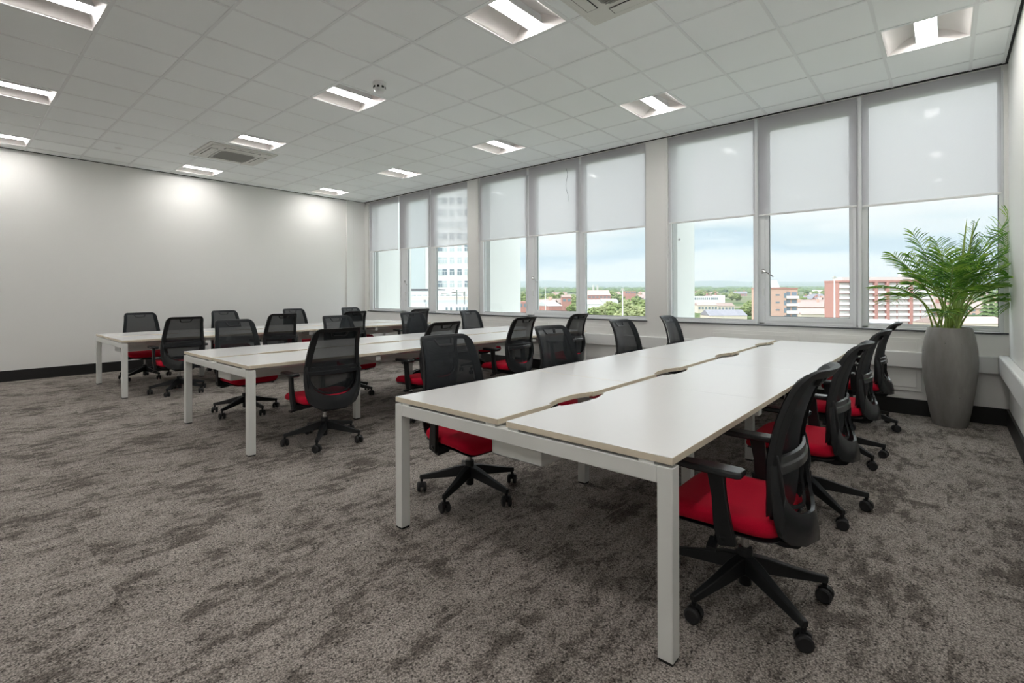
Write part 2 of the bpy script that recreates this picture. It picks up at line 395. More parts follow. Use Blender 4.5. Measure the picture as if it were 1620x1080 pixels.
# ---------------------------------------------------------------- roller blinds
BL = [(-10.47, -9.335, 2.305, 'first'), (-9.29, -8.235, 2.30, 'second'), (-8.19, -7.085, 2.268, 'third'),
      (-6.735, -5.578, 2.30, 'fourth'), (-5.53, -4.485, 2.30, 'fifth'), (-4.44, -3.325, 2.275, 'sixth'),
      (-2.975, -1.835, 2.285, 'seventh'), (-1.785, -.757, 2.272, 'eighth'), (-.708, .408, 2.262, 'ninth and largest-looking')]
for i, (a, b, z, o_) in enumerate(BL):
    r = empty('roller_blind', ((a + b) / 2, YW + .005, z))
    bay = ('far left window bay', 'middle window bay', 'right window bay')[i // 3]
    pos = ('left', 'centre', 'right')[i % 3]
    tag(r, 'grey roller blind, %s one in the %s' % (pos, bay), 'blind', 'roller blinds along the window wall')
    w = (b - a) / 2
    m = MB(); m.grid(lambda u, v: (-w + 2 * w * u, .002 * math.sin(u * 9 + v * 4), .012 + (3.50 - z - .012) * v), 12, 6); m.build('fabric', BLIND, r, smooth=True)
    m = MB(); m.box(-w, w, -.006, .006, -.008, .016); m.build('bottom_bar', WHITEPL, r, bevel=.003)
cord = MB(); cord.tube([(-4.72 + .02 * math.sin(t * 9) + .02 * t, YW - .012, 3.36 - .55 * t) for t in [i / 14 for i in range(15)]], .0025, 5)
c_ = cord.build('pull_cord', BLK); tag(c_, 'thin loose cord hanging over the centre blind of the middle window bay', 'cord')

# ---------------------------------------------------------------- ceiling lamps
def lamp_proto():
    r = empty('ceiling_light', (0, 0, H))
    w, l, d = .3, .303, .10
    fr = MB()
    for x0, x1, y0, y1 in ((-w, w, -l, -l + .012), (-w, w, l - .012, l), (-w, -w + .012, -l, l), (w - .012, w, -l, l)): fr.box(x0, x1, y0, y1, -.004, .006)
    fr.build('frame', WHITEPL, r)
    rf = MB()
    for s in (-1, 1):
        rf.grid(lambda u, v: (s * (w - .012 - (w - .082) * u), -l + .012 + (2 * l - .024) * v, .002 + d * math.sin(u * PI / 2 * .9)), 10, 1)
        rf.grid(lambda u, v: (-w + .012 + (2 * w - .024) * u, s * (l - .012 - .07 * math.sin(v * PI / 2) * (1 - abs(2 * u - 1) ** 2.2)), .002 + (d + .01) * v), 16, 6)
    rf.box(-w, w, -l, l, d + .012, d + .02)
    rf.build('reflector', REFL, r, smooth=True)
    df = MB(); df.box(-.072, .072, -l + .05, l - .05, .036, .105); df.build('diffuser', LAMPM, r, bevel=.008)
    tr = MB(); tr.box(-.078, -.072, -l + .05, l - .05, .038, .105); tr.box(.072, .078, -l + .05, l - .05, .038, .105); tr.build('diffuser_trim', ALU, r)
    return r
rown = {0: 'window-side row', 4: 'middle row', 8: 'third row from the windows', 12: 'added fill row behind the camera'}
coln = {16: 'beside the left wall', 12: 'second from the left wall', 8: 'halfway along the room', 4: 'second from the right wall', 0: 'beside the right wall'}
lp = lamp_proto()
for i, (k, j) in enumerate(LIGHTS):
    o = lp if i == 0 else copy_tree(lp)
    o.location = (gx(k) - .31125, gy(j) - .31375, H)
    tag(o, 'recessed ceiling light, %s, %s' % (rown[j], coln[k]), 'ceiling light', 'recessed ceiling lights')

# ---------------------------------------------------------------- air conditioning cassettes
GRILL = mat('ac_grille', (.30, .30, .28), .6)
ACW = mat('ac_plastic', (.70, .70, .66), .45)
def ac(loc, label):
    r = empty('air_conditioner', loc); tag(r, label, 'air conditioner', 'ceiling air conditioning cassettes')
    b = MB(); hw = .485; c = .05
    b.prism([(-hw, -hw), (hw, -hw), (hw, hw), (-hw, hw)], -.018, 0)
    i = .44; b.prism([(-i, -i), (i, -i), (i, i), (-i, i)], -.032, -.018)
    b.build('fascia', ACW, r, bevel=.008)
    g = MB(); i, c = .27, .06
    oc = lambda i, c: [(-i + c, -i), (i - c, -i), (i, -i + c), (i, i - c), (i - c, i), (-i + c, i), (-i, i - c), (-i, -i + c)]
    g.prism(oc(i, c), -.042, -.03); g.build('grille_surround', ACW, r, bevel=.004)
    g = MB(); g.prism(oc(.245, .05), -.046, -.04)
    for q in range(-11, 12): g.box(-.225, .225, q * .02 - .002, q * .02 + .002, -.050, -.046)
    g.build('grille', GRILL, r)
    for q in range(4):
        v = MB(); v.box(-.24, .24, .315, .395, -.040, -.030); v.box(-.245, -.24, .31, .4, -.036, -.03); 
        e = MB(); e.box(-.25, .25, .307, .403, -.0345, -.031)
        M = Matrix.Rotation(q * PI / 2, 4, 'Z')
        e.xf(M).build('vent_slot', SHADOWGAP, r)
        v.xf(M).build('louvre', ACW, r, bevel=.004)
    return r
ac((-8.50, 3.06, H), 'white ceiling air conditioning cassette near the left end wall')
ac((-1.70, 3.07, H), 'white ceiling air conditioning cassette cut off by the top edge of the photo')
sm = empty('smoke_detector', (-4.49, 3.04, H)); sm.scale = (1.35, 1.35, 1.35); tag(sm, 'small white smoke detector on the ceiling beside a recessed light', 'smoke detector')
MB().lathe([(.052, 0), (.052, -.018), (.045, -.026), (.03, -.03)], k=20).build('base', WHITEPL, sm, smooth=True)
MB().lathe([(.044, -.028), (.046, -.052), (.038, -.06), (.034, -.075), (.012, -.08)], k=20).build('sensor_head', WHITEPL, sm, smooth=True)
m = MB()
for q in range(8): a = q * PI / 4; m.box(-.008, .008, .040, .0475, -.049, -.033); 
m = MB()
for q in range(8):
    v = MB(); v.box(-.009, .009, .040, .0475, -.049, -.033); v.xf(Matrix.Rotation(q * PI / 4, 4, 'Z')); m.add(v.v, v.f)
m.build('vent_slots', SHADOWGAP, sm)
o = MB().lathe([(.045, 0), (.045, -.006), (.02, -.012)], k=16).build('sprinkler_cap', WHITEPL, loc=(-9.447, 1.78, H)); tag(o, 'tiny round cap on the ceiling above the furthest desk', 'ceiling cap')

# ---------------------------------------------------------------- desks
DW, DL = 1.608, 1.24
def bench(x, y, label):
    r = empty('bench_desk', (x, y, 0)); tag(r, label, 'desk', 'white bench desks')
    T0, T1 = .703, .73; fz = .692; lg = .058; sw = .778
    def slab(row, i):
        y0, y1 = i * DL + .0015, (i + 1) * DL - .0015; c = (y0 + y1) / 2; d = .05; hl = .205
        if row == 0: ex = sw; poly = [(0, y0), (ex, y0), (ex, c - hl), (ex - .018, c - hl), (ex - d, c - hl + .13), (ex - d, c + hl - .13), (ex - .012, c + hl), (ex, c + hl), (ex, y1), (0, y1)]
        else:
            ex = DW - sw; poly = [(DW, y0), (DW, y1), (ex, y1), (ex, c + hl), (ex + .018, c + hl), (ex + d, c + hl - .13), (ex + d, c - hl + .13), (ex + .012, c - hl), (ex, c - hl), (ex, y0)]
        m = MB(); m.prism(poly, T0, T1 , 0, 1); m.build('tabletop', [DESKTOP, DESKEDGE], r, bevel=.0015, seg=1)
    for row in (0, 1):
        for i in range(4): slab(row, i)
    for e, yy in enumerate((0.0, 4 * DL - lg)):
        for xx in (0, DW - lg):
            m = MB(); m.box(xx, xx + lg, yy, yy + lg, .010, fz); l_ = m.build('leg', DESKFR, r, bevel=.003)
            m = MB(); m.box(xx + .003, xx + lg - .003, yy + .003, yy + lg - .003, 0, .010); m.build('foot', RUB, l_)
        m = MB(); m.box(lg, DW - lg, yy, yy + lg, fz - .062, fz); m.build('end_rail', DESKFR, r, bevel=.003)
        for xx in (.06, .70, .84, DW - .13):
            m = MB(); m.box(xx, xx + .06, yy + .004, yy + lg - .004, fz, T0); m.build('spacer', DESKFR, r)
    for i in (1, 2, 3):
        yy = i * DL - lg / 2
        for xx in (.44, DW - .44):
            m = MB(); m.box(xx - lg / 2, xx + lg / 2, yy, yy + lg, .010, fz - .05); l_ = m.build('leg', DESKFR, r, bevel=.003)
            m = MB(); m.box(xx - lg / 2 + .003, xx + lg / 2 - .003, yy + .003, yy + lg - .003, 0, .010); m.build('foot', RUB, l_)
        m = MB(); m.box(.04, DW - .04, yy, yy + lg, fz - .05, fz); m.box(.1, .16, yy, yy + lg, fz, T0); m.box(DW - .16, DW - .1, yy, yy + lg, fz, T0)
        m.build('cross_rail', DESKFR, r, bevel=.003)
    for xx in (.30, DW - .36):
        m = MB(); m.box(xx, xx + .05, lg, 4 * DL - lg, fz - .052, fz); m.build('long_rail', DESKFR, r, bevel=.003)
    for i in range(4):
        m = MB(); y0, y1 = i * DL + .10, (i + 1) * DL - .10; cx = DW / 2
        for x0, x1, z0, z1 in ((cx - .15, cx + .15, .525, .528), (cx - .152, cx - .148, .525, .64), (cx + .148, cx + .152, .525, .64)): m.box(x0, x1, y0, y1, z0, z1)
        m.box(cx - .15, cx + .15, y0, y0 + .003, .525, .62)
        for yy in (y0 + .1, y1 - .14): m.box(cx - .45, cx + .45, yy, yy + .04, .628, .64)
        m.build('cable_tray', DESKFR, r)
    return r
bench(-2.328, 1.672, 'large white bench desk nearest the camera, in front of the potted palm')
bench(-5.825, 1.620, 'long white bench desk in the middle of the three')
bench(-9.389, 1.496, 'long white bench desk furthest away, beside the plain left wall')

# ---------------------------------------------------------------- office chair
def lerp(pts, z):
    for (a, b), (c, d) in zip(pts, pts[1:]):
        if z <= c: t = (z - a) / (c - a) if c > a else 0; t = max(0, t); return b + (d - b) * t
    return pts[-1][1]
def smooth_lerp(pts, z):
    e = .02; return (lerp(pts, z - e) + lerp(pts, z) + lerp(pts, z + e)) / 3
BACKP = [(.34, -.150), (.40, -.160), (.47, -.172), (.56, -.180), (.64, -.178), (.72, -.184), (.82, -.205), (.92, -.240), (.985, -.278), (1.03, -.315)]
HALFW = [(.40, .13), (.44, .19), (.50, .225), (.58, .238), (.66, .240), (.78, .226), (.90, .210), (.97, .202), (1.03, .198)]
ZT = 1.0
def bsurf(x, z, off=0.0):
    w = smooth_lerp(HALFW, z); s = x / w
    return (x, smooth_lerp(BACKP, z) + .050 * s * s - .018 + off, z)
def chair_proto():
    r = empty('office_chair')
    # star base
    m = MB()
    for q in range(5):
        a = q * 2 * PI / 5; ca, sa = math.cos(a), math.sin(a)
        path = [(ca * d, sa * d, z) for d, z in ((.015, .150), (.08, .143), (.2, .117), (.30, .098), (.333, .094))]
        hw = [.030, .028, .021, .016, .014]; hh = [.034, .030, .021, .015, .013]
        m.sweep(path, lambda i: [(-hw[i], -hh[i]), (hw[i], -hh[i]), (hw[i] * .72, hh[i]), (-hw[i] * .72, hh[i])])
        m.tube([(ca * .322, sa * .322, .064), (ca * .322, sa * .322, .102)], .011, 8)
    m.lathe([(.038, .105), (.045, .12), (.045, .16), (.036, .182)], k=20)
    m.build('star_base', BLK, r, bevel=.004, seg=2)
    cm_ = None
    for q in range(5):
        a = q * 2 * PI / 5; a2 = a + (.9, -.7, 1.9, .3, 2.6)[q]
        cst = empty('caster_mount')
        bpy.data.objects.remove(cst)
        c = MB(); R_ = .031
        c.grid(lambda u, v: ((v - .5) * .018, (R_ + .004) * math.cos(PI * (.05 + .75 * u)), .032 + (R_ + .004) * math.sin(PI * (.05 + .75 * u))), 8, 1)
        c.box(-.008, .008, -.012, .012, .03, .066)
        c.tube([(0, .0, .055), (0, 0, .072)], .009, 8)
        co = c.build('caster', BLK, r, smooth=True); co.location = (math.cos(a) * .322, math.sin(a) * .322, 0); co.rotation_euler = (0, 0, a2)
        for s in (-1, 1):
            w = MB(); w.lathe([(.008, 0), (.024, .0), (.031, .005), (.031, .017), (.024, .022), (.008, .020)], k=18)
            w.xf(Matrix.Translation((s * .008, .0, .031)) @ Matrix.Rotation(s * PI / 2, 4, 'Y')); w.build('wheel', RUB, co, smooth=True)
    m = MB(); m.lathe([(.022, .055), (.026, .06), (.026, .105), (.030, .11), (.030, .21), (.027, .215)], k=20); g = m.build('gas_lift', BLK, r, smooth=True)
    m = MB(); m.lathe([(.017, .215), (.017, .33)], k=16); m.build('piston', CHROME, g, smooth=True)
    n_before = set(o_.name for o_ in COL.objects)
    m = MB(); m.box(-.075, .075, -.10, .12, .345, .395); m.box(-.11, .11, -.02, .10, .375, .405)
    m.sweep([(0, -.08, .365), (0, -.17, .360), (0, -.215, .372), (0, -.235, .40)], lambda i: [(-.085 - .01 * i, -.014), (.085 + .01 * i, -.014), (.085 + .01 * i, .014), (-.085 - .01 * i, .014)])
    m.build('tilt_mechanism', BLK, r, bevel=.006)
    m = MB(); m.tube([(-.06, .05, .375), (-.16, .06, .365), (-.235, .05, .355)], .008, 8); m.sweep([(-.21, .055, .357), (-.285, .045, .345)], rect(.035, .016)); m.build('lever', BLK, r, smooth=True)
    m = MB(); m.tube([(.06, .0, .372), (.19, -.01, .362)], .008, 8); m.sweep([(.17, -.008, .362), (.25, -.015, .352)], rect(.035, .016)); m.build('lever', BLK, r, smooth=True)
    # seat
    def rr(hw, y0, y1, c, n=6):
        pts = []
        for cx, cy, a0 in ((hw - c, y1 - c, 0), (-hw + c, y1 - c, PI / 2), (-hw + c, y0 + c, PI), (hw - c, y0 + c, 1.5 * PI)):
            for k in range(n + 1): a = a0 + k / n * PI / 2; pts.append((cx + c * math.cos(a), cy + c * math.sin(a)))
        return pts
    m = MB(); rings = []
    for z, ins in ((.412, .03), (.422, .008), (.44, 0), (.462, .004), (.476, .018), (.481, .05), (.482, .12)):
        ring = []
        for x, y in rr(.255 - ins, -.185 + ins, .295 - ins, .085 - min(ins, .05) * .6):
            front = max(0, (y - .16) / .13); ring.append((x, y, z - .030 * front ** 2 + (.006 * (abs(x) / .25) ** 2 if ins < .1 else 0)))
        rings.append(ring)
    k = len(rings[0]); vs = [p for R_ in rings for p in R_]
    fs = [(i * k + q, i * k + (q + 1) % k, (i + 1) * k + (q + 1) % k, (i + 1) * k + q) for i in range(len(rings) - 1) for q in range(k)]
    fs += [tuple(reversed(range(k))), tuple((len(rings) - 1) * k + q for q in range(k))]
    m.add(vs, fs); m.build('seat', RED, r, smooth=True, ang=60)
    m = MB(); rings = [[(x, y, z - .028 * max(0, (y - .16) / .13) ** 2) for x, y in rr(hw, y0, y1, .07)] for z, hw, y0, y1 in ((.392, .16, -.15, .19), (.400, .225, -.175, .265), (.416, .247, -.185, .287))]
    vs = [p for R_ in rings for p in R_]; k = len(rings[0])
    fs = [(i * k + q, i * k + (q + 1) % k, (i + 1) * k + (q + 1) % k, (i + 1) * k + q) for i in range(2) for q in range(k)] + [tuple(reversed(range(k))), tuple(2 * k + q for q in range(k))]
    m.add(vs, fs); m.build('seat_shell', BLK, r, smooth=True)
    # arms
    for s in (-1, 1):
        m = MB()
        m.sweep([(s * .10, .0, .388), (s * .22, -.005, .384), (s * .262, -.005, .392), (s * .275, -.0, .42)], rect(.05, .022), up=(0, 1, 0))
        m.sweep([(s * .272, -.015, .375), (s * .280, .0, .45), (s * .283, .012, .56), (s * .283, .025, .655)], lambda i: [(-.013, -(.034, .034, .028, .032)[i]), (.013, -(.034, .034, .028, .032)[i]), (.013, (.034, .034, .028, .032)[i]), (-.013, (.034, .034, .028, .032)[i])], up=(0, 1, 0))
        a_ = m.build('armrest', BLK, r, bevel=.005)
        m = MB(); prof = [(-.115, .030), (-.10, .043), (-.02, .044), (.08, .041), (.125, .034), (.14, .018)]
        poly = [(s * .285 + w, .035 + y) for y, w in prof] + [(s * .285 - w, .035 + y) for y, w in reversed(prof)]
        m.prism(poly, .652, .679); m.build('arm_pad', BLKSM, a_, bevel=.009, seg=3)
    for o_ in list(COL.objects):
        if o_.name not in n_before and o_.parent == r: o_.location.z -= .045
    # back: perimeter frame
    def outline(ins, z0, z1, n=40):
        pts = []
        c = .032
        for i in range(15):
            z = z0 + (z1 - c - z0) * i / 14; pts.append((smooth_lerp(HALFW, z) - ins, z))
        wt = pts[-1][0]; cz = pts[-1][1]
        for i in range(1, 7): a = i / 6 * PI / 2; pts.append((wt - c + c * math.cos(a), cz + c * math.sin(a)))
        return pts
    pr = outline(.012, .47, ZT); full = pr + [(x, pr[-1][1]) for x in (.1, 0.05, 0, -.05, -.1)] + [(-x, z) for x, z in reversed(pr)]
    path = [bsurf(x, z, -.014) for x, z in full]
    nn = len(path)
    def fs_(i):
        z = full[i][1]; w = .017 if z < .93 else .015; d = .013
        return [(-w, -d), (w, -d), (w, d), (-w, d)]
    m = MB()
    # ribbon oriented to the surface normal
    def ribbon(m, pts2, w, d, off):
        C = [Vector((x, 0, z)) for x, z in pts2]; rings = []
        for i in range(len(C)):
            t = (C[min(i + 1, len(C) - 1)] - C[max(i - 1, 0)]).normalized(); nrm = Vector((t.z, 0, -t.x))
            ww = w(i) if callable(w) else w
            ring = []
            for a, b in ((-1, -1), (1, -1), (1, 1), (-1, 1)):
                p = C[i] + nrm * ww * a; ring.append(bsurf(p.x, p.z, off + d * b))
            rings.append(ring)
        vs = [p for R_ in rings for p in R_]
        fs = [(i * 4 + q, i * 4 + (q + 1) % 4, (i + 1) * 4 + (q + 1) % 4, (i + 1) * 4 + q) for i in range(len(C) - 1) for q in range(4)] + [(3, 2, 1, 0), tuple((len(C) - 1) * 4 + q for q in range(4))]
        m.add(vs, fs)
    ribbon(m, full, lambda i: .022 if full[i][1] < .97 else .017, .011, -.016)
    # handle loop hanging from the top bar
    ribbon(m, [(-.075, ZT - .01), (-.058, ZT - .047), (-.05, ZT - .052), (.05, ZT - .052), (.058, ZT - .047), (.075, ZT - .01)], .0055, .011, -.0045)
    m.build('back_frame', BLK, r, bevel=.004)
    # mesh panel wrapping the frame, with the grip hole left open below the top bar
    m = MB(); nv = 26
    zs = [.445 + (ZT + .004 - .445) * i / nv for i in range(nv + 1)]
    def hw_(z):
        w = smooth_lerp(HALFW, z) + .004; c = .034; d = z - (ZT + .006 - c)
        if d > 0: w = w - c + math.sqrt(max(0, c * c - d * d))
        return w
    nu = 16
    for j in range(nv):
        for i in range(nu):
            q = []
            for (a, b) in ((i, j), (i + 1, j), (i + 1, j + 1), (i, j + 1)):
                z = zs[b]; x = (2 * a / nu - 1) * hw_(z); q.append(bsurf(x, z, .002))
            zc = (zs[j] + zs[j + 1]) / 2
            m.add(q, [(0, 1, 2, 3)])
    m.build('mesh_panel', MESH, r, smooth=True)
    # outer shell round the lower back
    lo_ = lambda P: [(x, .665 - (.665 - z) * 1.15) for x, z in P]
    outer = [(.252, .665), (.256, .60), (.252, .545), (.243, .485), (.224, .434), (.183, .399), (.108, .380), (0, .376)]
    inner = [(.222, .665), (.219, .61), (.208, .568), (.188, .534), (.156, .506), (.112, .486), (.058, .476), (0, .473)]
    outer, inner = lo_(outer), lo_(inner)
    def shell(m, outer, inner, off, d, bulge):
        O = outer + [(-x, z) for x, z in reversed(outer[:-1])]; I = inner + [(-x, z) for x, z in reversed(inner[:-1])]
        sub = 3; vs = []; n = len(O)
        for i in range(n):
            for s in range(sub + 1):
                t = s / sub; x = O[i][0] * (1 - t) + I[i][0] * t; z = O[i][1] * (1 - t) + I[i][1] * t
                w = .25; y = smooth_lerp(BACKP, max(.42, z)) + .055 * (x / w) ** 2 - .03 + off - bulge * math.sin(t * PI) * .8 - .055 * max(0, (.665 - z) / .28) * (1 - .6 * abs(x) / .26)
                for dd in (-d, d): vs.append((x, y + dd, z))
        k = (sub + 1) * 2; fs = []
        for i in range(n - 1):
            for s in range(sub):
                a = i * k + s * 2; b = a + 2; c = (i + 1) * k + s * 2; e = c + 2
                fs += [(a, b, e, c), (a + 1, c + 1, e + 1, b + 1)]
            a = i * k; c = (i + 1) * k; fs.append((a, c, c + 1, a + 1)); a += sub * 2; c += sub * 2; fs.append((a, a + 1, c + 1, c))
        for i in (0, n - 1):
            for s in range(sub): a = i * k + s * 2; fs.append((a, a + 1, a + 3, a + 2) if i == 0 else (a, a + 2, a + 3, a + 1))
        m.add(vs, fs)
    m = MB(); shell(m, outer, inner, -.012, .007, .010); bs = m.build('back_shell', BLKSM, r, smooth=True, ang=50)
    m = MB(); m.box(-.03, .03, -.262, -.235, .350, .364); m.build('slot_light_bar', CHROME, bs, bevel=.003)  # bright bar stands in for light showing through the shell's slot
    m = MB(); i2 = [(x * .93, z + .022) for x, z in inner]; shell(m, [(x * 1.0 - .004, z + .008) for x, z in inner], i2, .018, .005, .0); m.build('inner_rim', BLKSM, r, smooth=True)
    for sg in (-1, 1):
        m = MB(); vs = []; zz = [.40 + .30 * i / 10 for i in range(11)]
        for z in zz:
            x = sg * (smooth_lerp(HALFW, z) + .004); yb = bsurf(x, z, -.008)[1]; dp = .045 * math.sin(PI * min(1, (z - .36) / .36)) ** .5 + .008
            for xx, yy in ((x - sg * .014, yb), (x, yb), (x, yb - dp), (x - sg * .014, yb - dp)): vs.append((xx, yy, z))
        fs = [(i * 4 + q, i * 4 + (q + 1) % 4, (i + 1) * 4 + (q + 1) % 4, (i + 1) * 4 + q) for i in range(10) for q in range(4)] + [(3, 2, 1, 0), (40, 41, 42, 43)]
        m.add(vs, fs); m.build('side_wing', BLK, r, bevel=.004)
    # lumbar bar
    m = MB(); pts = [(-.238 + .476 * i / 12) for i in range(13)]
    rings = []
    for x in pts:
        s = x / .238; y = smooth_lerp(BACKP, .66) + .045 * s * s - .036; zc = .655
        rings.append([(x, y, zc - .036), (x, y - .012, zc - .03), (x, y - .012, zc - .002), (x, y - .004, zc + .004), (x, y - .004, zc + .03), (x, y + .008, zc + .034), (x, y + .010, zc - .03)])
    k = 7; vs = [p for R_ in rings for p in R_]; fs = [(i * k + q, i * k + (q + 1) % k, (i + 1) * k + (q + 1) % k, (i + 1) * k + q) for i in range(12) for q in range(k)] + [tuple(reversed(range(k))), tuple(12 * k + q for q in range(k))]
    m.add(vs, fs); m.build('lumbar_support', BLKSM, r, smooth=True, ang=30)
    return r
CH = chair_proto()
ordn = ['first from the camera end', 'second from the camera end', 'third from the camera end', 'at the window end']
desk_n = {3: 'closest desk', 2: 'middle desk', 1: 'furthest desk'}
# desk, side, slot, x, y, facing (degrees clockwise from the desk normal), base phase
CHAIRS = [
 (3, 'L', 0, -2.36, 2.28, -6, 0), (3, 'L', 1, -2.37, 3.53, -4, 20), (3, 'L', 2, -2.38, 4.81, -3, 40), (3, 'L', 3, -2.38, 6.03, 2, 10),
 (3, 'R', 0, -.655, 2.27, 0, 35), (3, 'R', 1, -.655, 3.50, 0, 25), (3, 'R', 2, -.655, 4.72, 0, 30), (3, 'R', 3, -.655, 5.98, 0, 50),
 (2, 'L', 0, -5.87, 2.22, 3, 10), (2, 'L', 1, -5.87, 3.49, 3, 30), (2, 'L', 2, -5.92, 4.75, 0, 50), (2, 'L', 3, -5.92, 5.97, 0, 0),
 (2, 'R', 0, -4.168, 2.24, -3, 33), (2, 'R', 1, -4.17, 3.43, 0, 0), (2, 'R', 2, -4.17, 4.73, 0, 20), (2, 'R', 3, -4.17, 5.94, 0, 40),
 (1, 'L', 0, -9.45, 2.10, 0, 20), (1, 'L', 1, -9.45, 3.33, 0, 50), (1, 'L', 2, -9.45, 4.58, 0, 10), (1, 'L', 3, -9.45, 5.82, 0, 30),
 (1, 'R', 0, -7.74, 2.10, 0, 33), (1, 'R', 1, -7.74, 3.37, 0, 15), (1, 'R', 2, -7.74, 4.58, 0, 45), (1, 'R', 3, -7.74, 5.95, 0, 5)]
phase_kids = ('star_base', 'caster')
for i, (d, sd, sl, x, y, yaw, ph) in enumerate(CHAIRS):
    o = CH if i == 0 else copy_tree(CH)
    rz = (-PI / 2 if sd == 'L' else PI / 2) + math.radians(yaw)
    o.location = (x, y, 0); o.rotation_euler = (0, 0, rz)
    o['phase'] = math.radians(ph) - rz
    tag(o, 'black mesh red-seated chair, %s side of %s, %s' % ('left' if sd == 'L' else 'right', desk_n[d], ordn[sl]), 'chair', 'office chairs around the bench desks')
for o in [q for q in COL.objects if 'phase' in q.keys()]:
    ph = o['phase']; del o['phase']; M = Matrix.Rotation(ph, 4, 'Z')
    for c in o.children:
        if c.name.startswith('star_base'): c.rotation_euler = (0, 0, ph)
        if c.name.startswith('caster'):
            c.location = M @ c.location; c.rotation_euler = (0, 0, c.rotation_euler.z + ph)

# ---------------------------------------------------------------- potted palm
PX, PY = .022, 6.50
palm = empty('potted_palm', (PX, PY, 0)); tag(palm, 'leafy green areca palm in a tall grey concrete planter in the window corner', 'plant')
prof = [(r_ * .83, z_) for r_, z_ in [(.150, 0), (.160, .01), (.190, .14), (.222, .32), (.248, .50), (.255, .62), (.250, .74), (.230, .86), (.207, .94), (.199, .957), (.186, .957), (.186, .90)]]
pl = MB().lathe(prof, k=48).build('planter', POT, palm, smooth=True, ang=50)
MB().lathe([(.153, .90), (.10, .915), (.01, .92)], k=24).build('soil', SOIL, palm, smooth=True)
RV = Vector((math.cos(TH), math.sin(TH), 0)); FV = Vector((math.sin(TH), -math.cos(TH), 0))     # across the view and towards the room
def clampw(p): return Vector((min(p.x, XR - .012 - PX), min(p.y, YW - .03 - PY), p.z))
def frond(tip, base, bow, ll, nleaf, yellow=False, start=.35):
    """tip (across, height, towards room)"""
    B = RV * base[0] + FV * base[1] + Vector((0, 0, .92)); T = RV * tip[0] + FV * tip[2] + Vector((0, 0, tip[1]))
    C = B + (T - B) * .42 + Vector((0, 0, bow)) ; C.x = B.x + (T.x - B.x) * .22; C.y = B.y + (T.y - B.y) * .22
    P = lambda t: clampw(B * (1 - t) ** 2 + C * 2 * t * (1 - t) + T * t * t)
    m = MB(); n = 14; m.tube([P(i / n) for i in range(n + 1)], lambda i: .0075 * (1 - i / n) + .0016, 5, mi=1)
    for i in range(nleaf):
        t = start + (1 - start) * (i + .5) / nleaf; p = P(t); d = (P(min(1, t + .02)) - P(t - .02)).normalized()
        side = d.cross(Vector((0, 0, 1)));
        if side.length < .05: side = RV.copy()
        side.normalize(); upv = side.cross(d).normalized()
        env = math.sin(PI * (.18 + .74 * (i + .5) / nleaf)) ** .7
        for s in (-1, 1):
            l = ll * env * random.uniform(.85, 1.1); w = .0058 * random.uniform(.8, 1.2)
            spread = .78 - .35 * t
            dirv = (d * random.uniform(.5, .75) + side * s * (.95 - .35 * t) + upv * random.uniform(.1, .35)).normalized()
            pts = []
            q = p.copy(); dv = dirv.copy()
            for k in range(4):
                pts.append(q.copy()); q = q + dv * (l / 3.0); dv = (dv + Vector((0, 0, -.20 - .10 * k))).normalized()
            wv = dv.cross(side if abs(dv.dot(side)) < .9 else d).normalized(); wv = (d * .8 + upv * .5).normalized()
            ws = [w * .5, w, w * .85, .0008]; vs = []
            for k in range(4): vs += [clampw(pts[k] - wv * ws[k]), clampw(pts[k] + Vector((0, 0, .003))), clampw(pts[k] + wv * ws[k])]
            fs = [(k * 3 + a, k * 3 + a + 1, k * 3 + a + 4, k * 3 + a + 3) for k in range(3) for a in (0, 1)]
            m.add(vs, fs, 0)
    m.build('frond', [LEAF, STEM], palm, smooth=True)
FR = [((-.42, 1.88, .10), .34), ((-.66, 1.66, .20), .30), ((-.86, 1.34, .25), .55), ((-.60, 1.50, .45), .40), ((-.80, 1.20, .40), .70), ((-.38, 1.06, .50), .45),
      ((-.30, 1.55, .55), .42), ((-.12, 1.50, .60), .45), ((.06, 1.42, .65), .45), ((.20, 1.35, .55), .48), ((-.20, 1.32, .62), .48), ((.02, 1.62, .42), .3),
      ((.58, 2.10, .12), .10), ((.60, 1.88, .22), .22), ((.55, 1.62, .25), .40), ((.60, 1.48, .35), .40), ((.50, 1.15, .42), .62), ((.60, 1.25, .40), .55),
      ((.26, 1.98, .02), .05), ((.20, 1.78, .1), .15), ((.36, 1.82, .05), .15), ((-.16, 1.80, .05), .2), ((-.22, 1.68, .25), .3), ((.30, 1.55, .42), .35), ((-.45, 1.38, .12), .4), ((.14, 1.70, .25), .2),
      ((-.40, 1.66, .02), .3), ((.42, 1.35, .20), .45), ((-.10, 1.64, .35), .3), ((.10, 1.56, .45), .35), ((.40, 1.70, .15), .2)]
for i, (tp, bow) in enumerate(FR):
    a = i * 2.399; rad = .02 + .08 * ((i * 7) % 10) / 10
    frond((tp[0], tp[1], tp[2] * .7), (math.cos(a) * rad + tp[0] * .08, math.sin(a) * rad), bow * .55, (.21, .24, .19)[i % 3] if i not in (12, 13) else .27, 22, start=.42 + .12 * ((i * 3) % 5) / 5)
# unopened spears and bare canes
for (x0, x1, z1, f) in ((.05, .155, 2.02, .02), (.07, .20, 2.0, .05), (.02, .05, 1.6, .05)):
    m = MB(); B = RV * x0 + FV * 0 + Vector((0, 0, .92)); T = RV * x1 + FV * f + Vector((0, 0, z1)); n = 12
    m.sweep([B.lerp(T, i / n) for i in range(n + 1)], lambda i: rect(.012 if i < 5 else .022 * (1 - ((i - 5) / 7) ** 2) + .003, .008), up=(0, 1, 0)); m.build('spear_leaf', STEM, palm, smooth=True)
